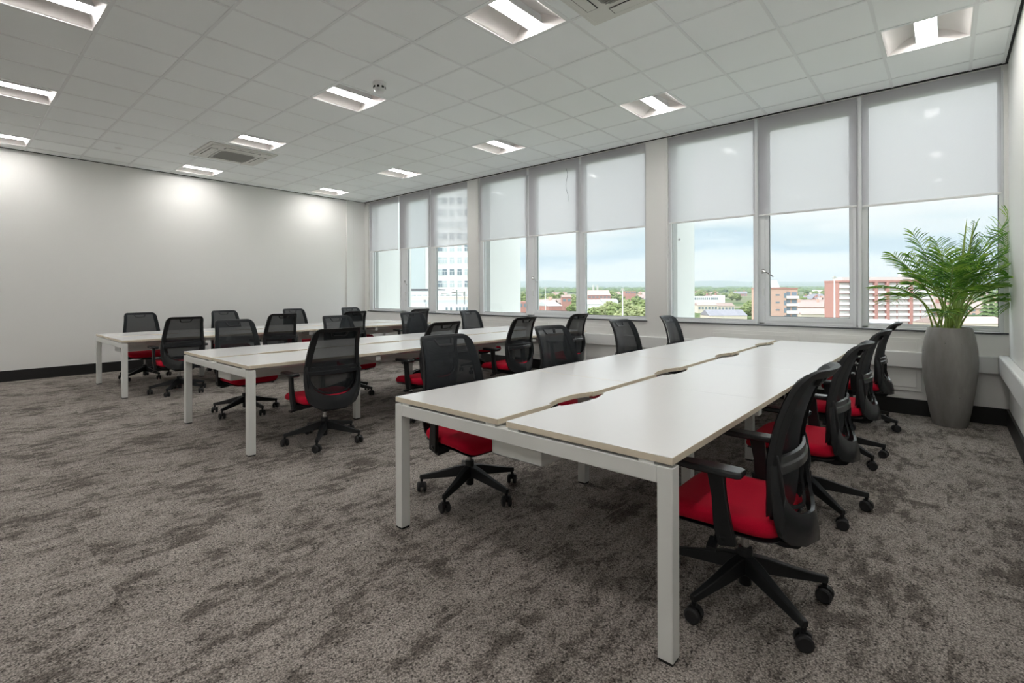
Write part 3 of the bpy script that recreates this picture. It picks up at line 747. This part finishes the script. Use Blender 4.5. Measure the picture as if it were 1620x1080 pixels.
#EXTERIOR
# outside columns of the building, standing proud of the glass
for i, (a, b, y1) in enumerate(((-11.2, -10.40, 7.95), (-7.12, -6.66, 7.88), (-3.36, -2.93, 7.62), (.44, .95, 7.7))):
    m = MB(); m.box(a, b, YW + .2, y1, -22, 6); m.box(a + .02, b - .0, y1, y1 + .03, -22, 6)
    struct(m.build('wall_outer_column', WHITEOUT))
struct(MB().box(XL - .5, XR + .5, YW + .1, YW + .2, -22, -.15).build('wall_facade', WHITEOUT))

def pane(u):
    for lim, t in ((838, 'left pane of the middle bay'), (922, 'centre pane of the middle bay'), (1040, 'right pane of the middle bay'), (1203, 'left pane of the right bay'), (1362, 'centre pane of the right bay')):
        if u < lim: return t
    return 'right pane of the right bay'
def gz(d): return -22 + .0135 * d
def E(u, d, z=None):
    r = (u - 810) / F * d
    x, y = r * math.cos(TH) - d * math.sin(TH), r * math.sin(TH) + d * math.cos(TH)
    return Vector((x, y, gz(d) if z is None else z))
def zv(v, d, u=1200): return CAMZ + (463.75 - (v + .0035 * (u - 810))) / F * d
ROT = TH            # local x runs across the view
def f_ground(nt, b):
    nb = NB(nt); tc = nb.n('ShaderNodeTexCoord').outputs['Object']
    a = nb.n('ShaderNodeTexNoise', {'Vector': tc, 'Scale': .012, 'Detail': 8.0, 'Roughness': .65}).outputs['Fac']
    nt.links.new(nb.ramp(a, [(.38, (.05, .085, .03)), (.5, (.10, .14, .05)), (.56, (.24, .21, .17)), (.66, (.16, .2, .09))]), b.inputs['Base Color'])
GROUND = mat('town_ground', (.1, .1, .1), .95, spec=.1, build=f_ground)
HILL = mat('moorland', (.13, .17, .12), .95, spec=.1, build=speck(.002, .25, 0))
def f_fol(lo, hi):
    def f(nt, b):
        nb = NB(nt); tc = nb.n('ShaderNodeTexCoord').outputs['Object']
        a = nb.n('ShaderNodeTexNoise', {'Vector': tc, 'Scale': .6, 'Detail': 6.0, 'Roughness': .7}).outputs['Fac']
        nt.links.new(nb.ramp(a, [(.35, lo), (.65, hi)]), b.inputs['Base Color'])
    return f
FOL = [mat('foliage_deep', (.1, .2, .05), .9, spec=.1, build=f_fol((.07, .105, .04), (.20, .27, .11))),
       mat('foliage_mid', (.1, .2, .05), .9, spec=.1, build=f_fol((.11, .15, .05), (.32, .38, .17))),
       mat('foliage_light', (.1, .2, .05), .9, spec=.1, build=f_fol((.16, .19, .08), (.42, .45, .24)))]
BARK = mat('bark', (.1, .07, .05), .9)
BRICKR = mat('red_brick', (.47, .25, .22), .9, spec=.1, build=speck(.4, .08, 0))
BRICKO = mat('orange_brick', (.62, .42, .35), .9, spec=.1, build=speck(.4, .06, 0))
CREAM = mat('cream_render', (.72, .65, .56), .9, spec=.1, build=speck(.3, .06, 0))
WHT = mat('white_cladding', (.82, .82, .82), .7, build=speck(.3, .03, 0))
PANELG = mat('grey_panel', (.50, .56, .58), .7, build=speck(.2, .03, 0))
ROOFS = [mat('brown_roof_tile', (.33, .26, .235), .9, spec=.1, build=speck(.5, .15, 0)), mat('slate_roof', (.25, .25, .28), .85, build=speck(.5, .15, 0)), mat('pinkish_roof_tile', (.44, .34, .32), .9, spec=.1, build=speck(.5, .12, 0))]
ROOFL = mat('pale_metal_roof', (.50, .52, .53), .5)
WIN = mat('far_window', (.20, .25, .29), .2)
WINB = mat('blue_far_window', (.22, .27, .33), .25)
CONC = mat('far_concrete', (.58, .57, .55), .85, spec=.2)

# ground and hills
m = MB(); rs = [14, 60, 150, 300, 500, 800, 1300, 2200, 4000, 7000, 10500]
m.grid(lambda u, v: (lambda r, a: (r * math.cos(a), r * math.sin(a), gz(r)))(rs[min(10, round(v * 10))], PI * (-.02 + 1.04 * u)), 24, 10)
tag(m.build('town_ground', GROUND), 'green and grey land stretching below the windows to the hills', 'ground', kind='structure')
m = MB(); random.seed(3)
def hh(u, k): return sum(math.sin(u * f + p * (k + 1)) * w for f, p, w in ((9, 1.2, .5), (21, 2.1, .3), (47, .4, .14), (90, 3.3, .06)))
for k, (R0, hbase, amp) in enumerate(((7800, 135, 34), (9800, 225, 50))):
    m.grid(lambda u, v: ((R0 + 900 * v) * math.cos(PI * (.2 + .75 * u)), (R0 + 900 * v) * math.sin(PI * (.2 + .75 * u)), (gz(R0) - 8) + (hbase - gz(R0) + 8 + amp * hh(u * 2, k)) * math.sin(min(1, v * 1.2) * PI / 2)), 160, 5)
tag(m.build('hill_range', HILL, smooth=True), 'long range of low hills along the horizon outside the windows', 'hills', kind='stuff')

# trees
def blob(m, c, r, seed, nu=10, nv=7, mi=0, sq=.85):
    rd = random.Random(seed); ph = [rd.uniform(0, 6) for _ in range(6)]
    def fn(u, v):
        a, b = 2 * PI * u, PI * (v - .5); k = 1 + .13 * math.sin(3 * a + ph[0]) * math.cos(b) + .12 * math.sin(4 * b + ph[1] + 2 * a) + .09 * math.sin(7 * a + 5 * b + ph[2]) * math.cos(b)
        return (c[0] + r * k * math.cos(b) * math.cos(a), c[1] + r * k * math.cos(b) * math.sin(a), c[2] + r * k * sq * math.sin(b))
    m.grid(fn, nu, nv, mi)
def crown(seed, n=13, small=True):
    rd = random.Random(seed); m = MB()
    for i in range(n):
        a = rd.uniform(0, 2 * PI); d = rd.uniform(.05, .62); z = rd.uniform(.35, .85); blob(m, (math.cos(a) * d * .42, math.sin(a) * d * .42, z - .12 * d), rd.uniform(.15, .25), seed * 31 + i)
    for i in range(70):
        a = rd.uniform(0, 2 * PI); b = rd.uniform(-.4, 1.5); r = rd.uniform(.36, .44)
        blob(m, (r * math.cos(a) * math.cos(b), r * math.sin(a) * math.cos(b), .60 + r * .95 * math.sin(b)), rd.uniform(.045, .085), seed * 97 + i, 6, 4)
    return m
def tree_proto(i):
    r = empty('tree'); crown(i + 1).build('crown', FOL[i], r, smooth=True, ang=80)
    MB().tube([(0, 0, 0), (.01, 0, .25), (0, .01, .5)], lambda q: (.03, .022, .015)[q], 6).build('trunk', BARK, r); return r
TP = [tree_proto(i) for i in range(3)]; used = set()
def place(proto_list, i, loc, sc, rz, label, cat, group):
    p = proto_list[i]
    if id(p) in used: p = copy_tree(p)
    else: used.add(id(p))
    p.location = loc; p.scale = sc if isinstance(sc, tuple) else (sc, sc, sc); p.rotation_euler = (0, 0, rz)
    tag(p, label, cat, group); return p
TK = ('dark', 'mid', 'pale')
TL = lambda i, u: '%s green tree in the town beyond the %s' % (TK[i], pane(u))
def tree(u, vtop, d, i=1, wide=1.15, label=None):
    b = E(u, d); z = zv(vtop, d, u); h = max(4, z - b.z); s = h / 1.05
    w = min(s * wide, 13)
    place(TP, i, b, (w, w, s), (u * 1.7) % 6, label or TL(i, u), 'tree', None if label else TL(i, u).replace('tree', 'trees'))

# houses
def house_proto(i):
    r = empty('house'); wl, rf = ((BRICKR, ROOFS[0]), (CREAM, ROOFS[1]), (BRICKO, ROOFS[2]), (BRICKR, ROOFS[1]))[i]
    m = MB(); m.box(-.5, .5, -.3, .3, 0, .5); m.add([(-.5, -.3, .5), (-.5, .3, .5), (-.5, 0, .8)], [(0, 1, 2)]); m.add([(.5, -.3, .5), (.5, .3, .5), (.5, 0, .8)], [(0, 1, 2)]); m.build('walls', wl, r)
    m = MB(); o = .03
    for s in (-1, 1): m.add([(-.5 - o, s * (.3 + o), .47), (.5 + o, s * (.3 + o), .47), (.5 + o, 0, .82), (-.5 - o, 0, .82), (-.5 - o, s * (.3 + o), .50), (.5 + o, s * (.3 + o), .50), (.5 + o, 0, .85), (-.5 - o, 0, .85)], [(0, 1, 2, 3), (4, 5, 6, 7), (0, 1, 5, 4), (1, 2, 6, 5), (3, 0, 4, 7)])
    m.build('roof', rf, r)
    m = MB(); m.box(.28, .36, -.06, .06, .70, 1.0); m.box(-.40, -.32, -.06, .06, .70, 1.0); m.build('chimneys', wl, r)
    m = MB()
    for q in range(5):
        for z in (.12, .32): m.box(-.43 + q * .19, -.35 + q * .19, -.305, -.298, z, z + .1)
    m.build('windows', WIN, r)
    return r
HP = [house_proto(i) for i in range(4)]
HK = ['red brick house with brown roof', 'cream house with slate roof', 'orange brick house with pink roof', 'red brick house with slate roof']
HL = lambda i, u: '%s beyond the %s' % (HK[i], pane(u))
def house(u, d, w, i, rot=0): place(HP, i, E(u, d), (w, w * .75, 11 + (u * 7 % 3)), TH + rot, HL(i, u), 'house', HL(i, u).replace('house', 'houses'))
rd = random.Random(11)
taken = [E(u_, d_) for u_, d_ in ((827, 300), (896, 380), (878, 340), (856, 400), (948, 620), (940, 400), (965, 470), (998, 760), (1100, 465), (1114, 465), (1128, 465), (1142, 465), (1112, 424), (1128, 424), (1149, 434), (1130, 338), (1150, 338), (1172, 338), (1275, 432), (1296, 432), (1320, 432), (1280, 352), (1300, 352),
         (1500, 266), (1530, 266), (1560, 266), (1590, 266), (1400, 268), (1450, 268), (1350, 262), (852, 480), (1187, 380), (1180, 350), (1322, 330), (1345, 320), (1380, 300), (1403, 295), (934, 645), (964, 645), (948, 655), (868, 352), (890, 352), (880, 360))]
for d0, d1, n, ws in ((330, 400, 10, 24), (400, 520, 20, 26), (520, 760, 26, 26), (760, 1100, 24, 30)):
    for q in range(n):
        u = rd.uniform(815, 1620); d = rd.uniform(d0, d1)
        if 955 < u < 1030 and d < 600: continue
        if (1205 < u < 1275 or 1320 < u < 1480) and d < 330: continue
        e_ = E(u, d)
        if any((e_ - f_).length < 27 for f_ in taken): continue
        taken.append(e_)
        house(u, d, rd.uniform(.7, 1.15) * ws, rd.choice((0, 0, 1, 2, 2, 3)), rd.uniform(-.6, .6))
for d0, d1, n in ((420, 700, 26), (700, 1100, 40), (1100, 1700, 44)):
    for q in range(n):
        u = rd.uniform(812, 1630); d = rd.uniform(d0, d1); b = E(u, d)
        if any((b - f_).length < (20 if d < 1100 else 9) for f_ in taken): continue
        taken.append(b); h = rd.uniform(9, 15); i = rd.choice((0, 1, 1, 2)); w = h * rd.uniform(1., 1.5)
        place(TP, i, b, (w, w, h), rd.uniform(0, 6), TL(i, u), 'tree', TL(i, u).replace('tree', 'trees'))
# named trees, where the photo shows them large
for a in ((964, 476, 330, 2), (975, 480, 300, 1), (990, 474, 340, 2), (1003, 470, 360, 1), (1016, 474, 330, 1), (1006, 484, 290, 2), (952, 484, 320, 2), (938, 486, 310, 1), (985, 488, 270, 2), (1018, 486, 280, 2),
          (852, 470, 480, 1), (866, 464, 560, 2), (876, 465, 540, 1), (888, 462, 620, 1), (902, 466, 500, 2), (912, 470, 440, 1), (906, 480, 380, 1), (828, 464, 520, 1), (826, 484, 330, 0),
          (1187, 475, 380, 1), (1180, 482, 350, 1), (1158, 462, 760, 2), (1166, 464, 700, 1), (1118, 461, 800, 1), (1130, 462, 820, 0),
          (1322, 481, 330, 0), (1334, 480, 325, 1), (1345, 482, 320, 0), (1380, 479, 300, 1), (1392, 478, 305, 1), (1403, 484, 295, 2),
          (1290, 463, 820, 0), (1300, 462, 800, 1), (1312, 464, 780, 0), (1275, 464, 800, 1), (1284, 466, 760, 1), (1520, 478, 330, 0), (1500, 484, 310, 1)):
    tree(*a)
for a in ((1568, 449, 260), (1579, 444, 265), (1558, 458, 255)):
    b = E(a[0], a[2]); z = zv(a[1], a[2], a[0])
    r = empty('conifer_tree', b); m = MB()
    for q in range(9):
        t = q / 9; m.lathe([(.0, (z - b.z) * (.12 + .88 * t) - .5), ((1 - t) * 3.6 + .5, (z - b.z) * (.12 + .80 * t)), (.05, (z - b.z) * (.2 + .80 * t) + .6)], k=9, caps=False)
    m.build('crown', FOL[0], r); MB().tube([(0, 0, 0), (0, 0, (z - b.z) * .5)], .35, 6).build('trunk', BARK, r)
    tag(r, 'tall dark conifer outside, seen behind the palm', 'tree', 'conifers behind the palm')
# far woodland as one uncountable mass
m = MB(); rd = random.Random(5)
for q in range(900):
    d = 1500 * (1 + 2.2 * rd.random() ** 1.3); u = rd.uniform(780, 1660); b = E(u, d); s = rd.uniform(7, 11) * (1 + d / 6000)
    blob(m, (b.x, b.y, b.z + s * .3), s * 1.3, q, 6, 4, sq=.62)
tag(m.build('woodland', FOL[0], smooth=True, ang=80), 'distant dark woodland covering the land below the hills', 'woodland', kind='stuff')

# buildings
def bldg(name, u0, u1, vtop, d, depth, label, body, cat='building', rot=0):
    c = E((u0 + u1) / 2, d); w = (u1 - u0) / F * d; h = zv(vtop, d, (u0 + u1) / 2) - c.z
    r = empty(name, c, TH + rot); tag(r, label, cat)
    m = MB(); m.box(-w / 2, w / 2, 0, depth, 0, h); m.build('walls', body, r)
    return r, w, h
# brick tower block
r, w, h = bldg('tower_block', 1206, 1244, 455, 200, 9, 'orange brick tower block with a grey rooftop plant room outside the right bay', BRICKO)
side = empty('x'); bpy.data.objects.remove(side)
w2 = 5.2
m = MB(); m.box(w / 2, w / 2 + w2, 1.2, 9, 0, h - .1); m.build('balcony_wing', BRICKO, r)
m = MB(); m.box(-w / 2 - .1, w / 2 + .1, -.15, 9, h - .5, h + .15); m.box(w / 2, w / 2 + w2 + .1, 1.0, 9, h - .5, h); m.build('roof_edge', BRICKR, r)
m = MB(); m.add([(-w / 2, 0, h), (w / 2 - 2.5, 0, h), (w / 2 - 2.5, 8, h), (-w / 2, 8, h), (-w / 2, 2.5, h + 3.2), (w / 2 - 2.5, 2.5, h + 3.2), (w / 2 - 2.5, 8, h + 3.2), (-w / 2, 8, h + 3.2)], [(0, 1, 5, 4), (1, 2, 6, 5), (2, 3, 7, 6), (3, 0, 4, 7), (4, 5, 6, 7)]); m.box(w / 2 - 5, w / 2 - 2.4, 2.4, 8, h, h + 3.3); m.build('plant_room', ROOFL, r)
for q in range(8):
    z = h - 3.2 - q * 3.0
    m = MB(); m.box(w / 2 - 4.3, w / 2 - 2.7, -.05, .02, z, z + .6); m.build('window', WIN, r)
    m = MB(); m.box(w / 2 - 1.0, w / 2 - .1, -.05, .02, z - .9, z + 1.1); m.build('stair_window', WINB, r)
    m = MB(); m.box(w / 2 + .1, w / 2 + w2 - .1, .0, 1.2, z - 1.2, z - .1); m.build('balcony', WHT, r)
    m = MB(); m.box(w / 2 + .4, w / 2 + 2.2, 1.1, 1.25, z, z + 1.4); m.box(w / 2 + 2.8, w / 2 + w2 - .4, 1.1, 1.25, z, z + 1.4); m.build('balcony_window', WINB, r)
# long balcony block
r, w, h = bldg('apartment_block', 1327, 1474, 445.5, 262, 12, 'long red and white apartment block with rows of balconies, behind the palm', BRICKR)
m = MB(); m.box(-w / 2 - .2, w / 2 + .2, -1.4, 12, h - .1, h + .8); m.build('roof_band', BRICKR, r)
m = MB(); m.box(-w / 2 + 4, w / 2, 3, 11, h + .8, h + 2.6); m.box(w * .28, w * .36, 4, 9, h + 2.6, h + 4.2); m.build('plant_room', CONC, r)
cols = 8; cw = w / cols
for q in range(9):
    z = h - 3.0 - q * 2.95
    for c in range(cols):
        x0 = -w / 2 + c * cw; red = c in (1, 3, 4, 6)
        a, b = x0 + (1.2 if red else .2), x0 + cw - .15
        m = MB(); m.box(a, b, -1.2, -.05, z - .15, z + 1.15); m.build('balcony', WHT, r)
        m = MB(); m.box(a + .2, b - .2, -.03, .02, z + 1.25, z + 2.5); m.build('window', CONC, r)
for c in (1, 3, 4, 6):
    m = MB(); x0 = -w / 2 + c * cw; m.box(x0 - .3, x0 + 1.1, -1.6, 0, 0, h); m.build('brick_pier', BRICKR, r)
# white office tower and the low roofs before it, outside the left bay
r, w, h = bldg('office_tower', 640, 800, 300, 130, 14, 'white office tower with window rows and a grey stair core outside the left bay', WHT)
x = lambda u: (u - 720) / F * 130
m = MB(); m.box(x(650), x(673), -.9, 0, 0, h); m.build('stair_core', PANELG, r)
m = MB(); m.box(x(673), x(690), -.5, 0, 0, h); m.build('white_pier', WHT, r)
for q in range(11):
    z = h - 3.2 - q * 3.1 - .6
    for uu in (640.5, 692, 699.5, 711, 723, 734.5, 746, 757):
        m = MB(); wd = 8.5 if uu > 650 else 8
        m.box(x(uu), x(uu + wd), -.06, .02, z, z + 1.9); o = m.build('window', WHT, r)
        m = MB(); m.box(x(uu + .6), x(uu + wd * .47), -.09, -.05, z + .15, z + 1.1); m.box(x(uu + wd * .53), x(uu + wd - .6), -.09, -.05, z + .15, z + 1.1); m.box(x(uu + .6), x(uu + wd * .9), -.09, -.05, z + 1.25, z + 1.75); m.build('glazing', PANELG if (q + int(uu)) % 3 else WIN, o)
r, w, h = bldg('plant_building', 640, 800, 459.5, 92, 12, 'low pale building with rooftop ducts in front of the white tower', WHT)
x = lambda u: (u - 720) / F * 92
m = MB(); m.box(x(640), x(691), -.1, 12, h, h + .35); m.build('dark_parapet', mat('dark_metal', (.09, .09, .1), .6), r)
m = MB()
for uu in range(644, 760, 9): m.box(x(uu), x(uu + 5), -1.2, -.2, h - 1.5, h - .7)
m.build('roof_vents', PANELG, r)
m = MB(); m.tube([(x(700), -1.5, h - .5), (x(722), -1.5, h - .4), (x(724), -1.5, h - 1.6)], .12, 8); m.tube([(x(716), -1.8, h - .2), (x(735), -1.8, h - .3), (x(735), -1.8, h - 1.8)], .12, 8); m.build('ducts', CHROME, r, smooth=True)
r, w, h = bldg('rooftop_block', 640, 800, 469, 66, 10, 'cream and grey flat-roofed block lowest in the left bay view', CREAM)
x = lambda u: (u - 720) / F * 66
m = MB(); m.box(x(640), x(800), -.12, 0, 0, h - .45); m.build('grey_band', PANELG, r)
m = MB(); m.box(x(640), x(800), -.6, -.12, 0, h - 1.05); m.build('white_wall', WHT, r)
for uu in (706, 713, 722, 727, 733, 738, 746, 752):
    m = MB(); m.box(x(uu), x(uu + 3), -.64, -.59, h - 2.2, h - 1.4); m.build('window', WIN, r)
m = MB(); m.tube([(x(676), -1, h - 2), (x(676), -1, h - .9), (x(674), -1, h - .5)], .04, 6); m.box(x(672.5), x(676), -1.05, -.95, h - .7, h - .4); m.tube([(x(724), -1, h - 1), (x(724), -1, h + .9), (x(717), -1, h + 1.0)], .09, 6); m.tube([(x(736), -1, h - 1), (x(736), -1, h + .7), (x(731), -1, h + .9)], .09, 6); m.build('roof_pipes', CHROME, r)
# other landmarks
def simple(name, u0, u1, vt, d, dep, label, body, roof=None, vr=None, win=0, rot=0):
    r, w, h = bldg(name, u0, u1, vt, d, dep, label, body, rot=rot)
    if roof:
        hr = (vt - vr) / F * d; m = MB(); m.add([(-w / 2 - .3, -.3, h), (w / 2 + .3, -.3, h), (w / 2 + .3, dep, h), (-w / 2 - .3, dep, h), (-w / 2, dep / 2, h + hr), (w / 2, dep / 2, h + hr)], [(0, 1, 5, 4), (2, 3, 4, 5), (0, 4, 3), (1, 2, 5)]); m.build('roof', roof, r)
    for q in range(win):
        m = MB(); a = -w / 2 + w * (q + .2) / win; m.box(a, a + w * .6 / win, -.1, 0, h - 3.2, h - 1.2); m.build('window', WIN, r)
    return r
simple('brick_building', 815, 840, 477, 300, 14, 'flat red brick building beside the first column of the middle bay', BRICKR, win=4)
simple('brick_building', 889, 904, 470, 380, 10, 'tall narrow brick building among trees outside the middle bay', BRICKR, ROOFS[0], 466, 2)
simple('gabled_shed', 866, 891, 484, 340, 18, 'white gabled shed roof outside the middle pane of the middle bay', BRICKR, ROOFL, 476.5, 0, .5)
simple('white_building', 845, 867, 478, 400, 14, 'pale low building beside the white gabled shed', WHT, win=3)
simple('brick_hall', 930, 966, 467, 620, 26, 'large reddish hall outside the right pane of the middle bay', BRICKR, ROOFS[2], 459, 6)
simple('white_warehouse', 927, 952, 481, 400, 20, 'white warehouse roof outside, left edge of the right middle-bay pane', WHT, ROOFL, 474)
simple('white_warehouse', 953, 978, 476.5, 470, 20, 'small white shed with grey roof in front of the reddish hall', WHT, ROOFL, 472.5)
simple('pink_building', 989, 1006, 460.5, 760, 16, 'pinkish block rising over trees outside the middle bay', BRICKR, win=4)
simple('school_building', 1092, 1136, 468.5, 460, 14, 'long low building with a band of dark blue windows outside the right bay', WHT, win=14)
simple('white_building', 1136, 1147, 467, 462, 12, 'white block joined to the long low building', WHT)
simple('cream_terrace', 1104, 1135, 483, 420, 10, 'cream gabled terrace below the long low building', CREAM, ROOFS[2], 478, 6)
simple('cream_terrace', 1136, 1162, 484, 430, 10, 'second cream terrace to the right of the cream gabled one', CREAM, ROOFS[0], 479, 5)
simple('dark_roofed_building', 1122, 1182, 499, 330, 16, 'broad dark slate roof lowest in the left pane of the right bay', CREAM, ROOFS[1], 490)
simple('brown_roofed_building', 1262, 1330, 483, 420, 24, 'broad brown roofed building between the tower block and the apartment block', CREAM, ROOFS[0], 474)
simple('brown_roofed_building', 1268, 1312, 497, 345, 14, 'brown roof with cream gable low beside the tower block', CREAM, ROOFS[2], 488)
simple('white_building', 1291, 1309, 458.5, 1100, 14, 'small white block far off above trees, right of the tower block', WHT)
simple('grey_roofed_building', 1290, 1420, 512, 238, 14, 'flat grey roof lowest in view in front of the apartment block', CONC, ROOFL, 506)
simple('pink_roofed_building', 1492, 1602, 512, 236, 18, 'wide pinkish roofs at the bottom of the view behind the palm', CREAM, ROOFS[2], 502)
for uu, vt, d, lab in ((1320, 440, 180, 'tall pale lighting mast between the tower block and apartment block'), (985, 459, 200, 'thin white lighting mast outside the right pane of the middle bay'), (863, 456, 300, 'thin lighting mast outside the centre pane of the middle bay')):
    b = E(uu, d); h = zv(vt, d, uu) - b.z
    r = empty('lighting_mast', b, TH); tag(r, lab, 'mast'); MB().tube([(0, 0, 0), (0, 0, h)], lambda i: (.35, .2)[i] * (1 if d < 250 else .8), 8).build('pole', WHT, r, smooth=True)
    m = MB(); m.box(-.9, .9, -.2, .2, h - .1, h + .3); m.box(-.4, .4, -.3, .3, h + .3, h + .8); m.build('lamp_head', CONC, r)
b = E(942, 1000); r = empty('chimney_stack', b, TH); tag(r, 'pair of tall chimney stacks far off on the skyline', 'chimney')
for q in (-4, 4): MB().lathe([(2.4, 0), (1.8, zv(450.5, 1000, 942) - b.z)], c=(q, 0), k=12).build('stack', CONC, r, smooth=True)

# ---------------------------------------------------------------- distant haze
hz = bpy.data.materials.new('haze'); hz.use_nodes = True; nt = hz.node_tree; nt.nodes.clear(); nb = NB(nt)
v = nb.n('ShaderNodeVolumeScatter', {'Color': (.50, .64, .76, 1), 'Density': 1.6e-4, 'Anisotropy': 0.0}); ab = nb.n('ShaderNodeVolumeAbsorption', {'Color': (.5, .5, .5, 1), 'Density': 6e-5})
ad = nb.n('ShaderNodeAddShader', {0: v.outputs[0], 1: ab.outputs[0]}); o = nb.n('ShaderNodeOutputMaterial'); nt.links.new(ad.outputs[0], o.inputs['Volume'])
tag(MB().box(-11000, 6000, 150, 10600, -40, 330).build('haze', hz), 'thin pale haze lying over the town and the hills', 'haze', kind='stuff')
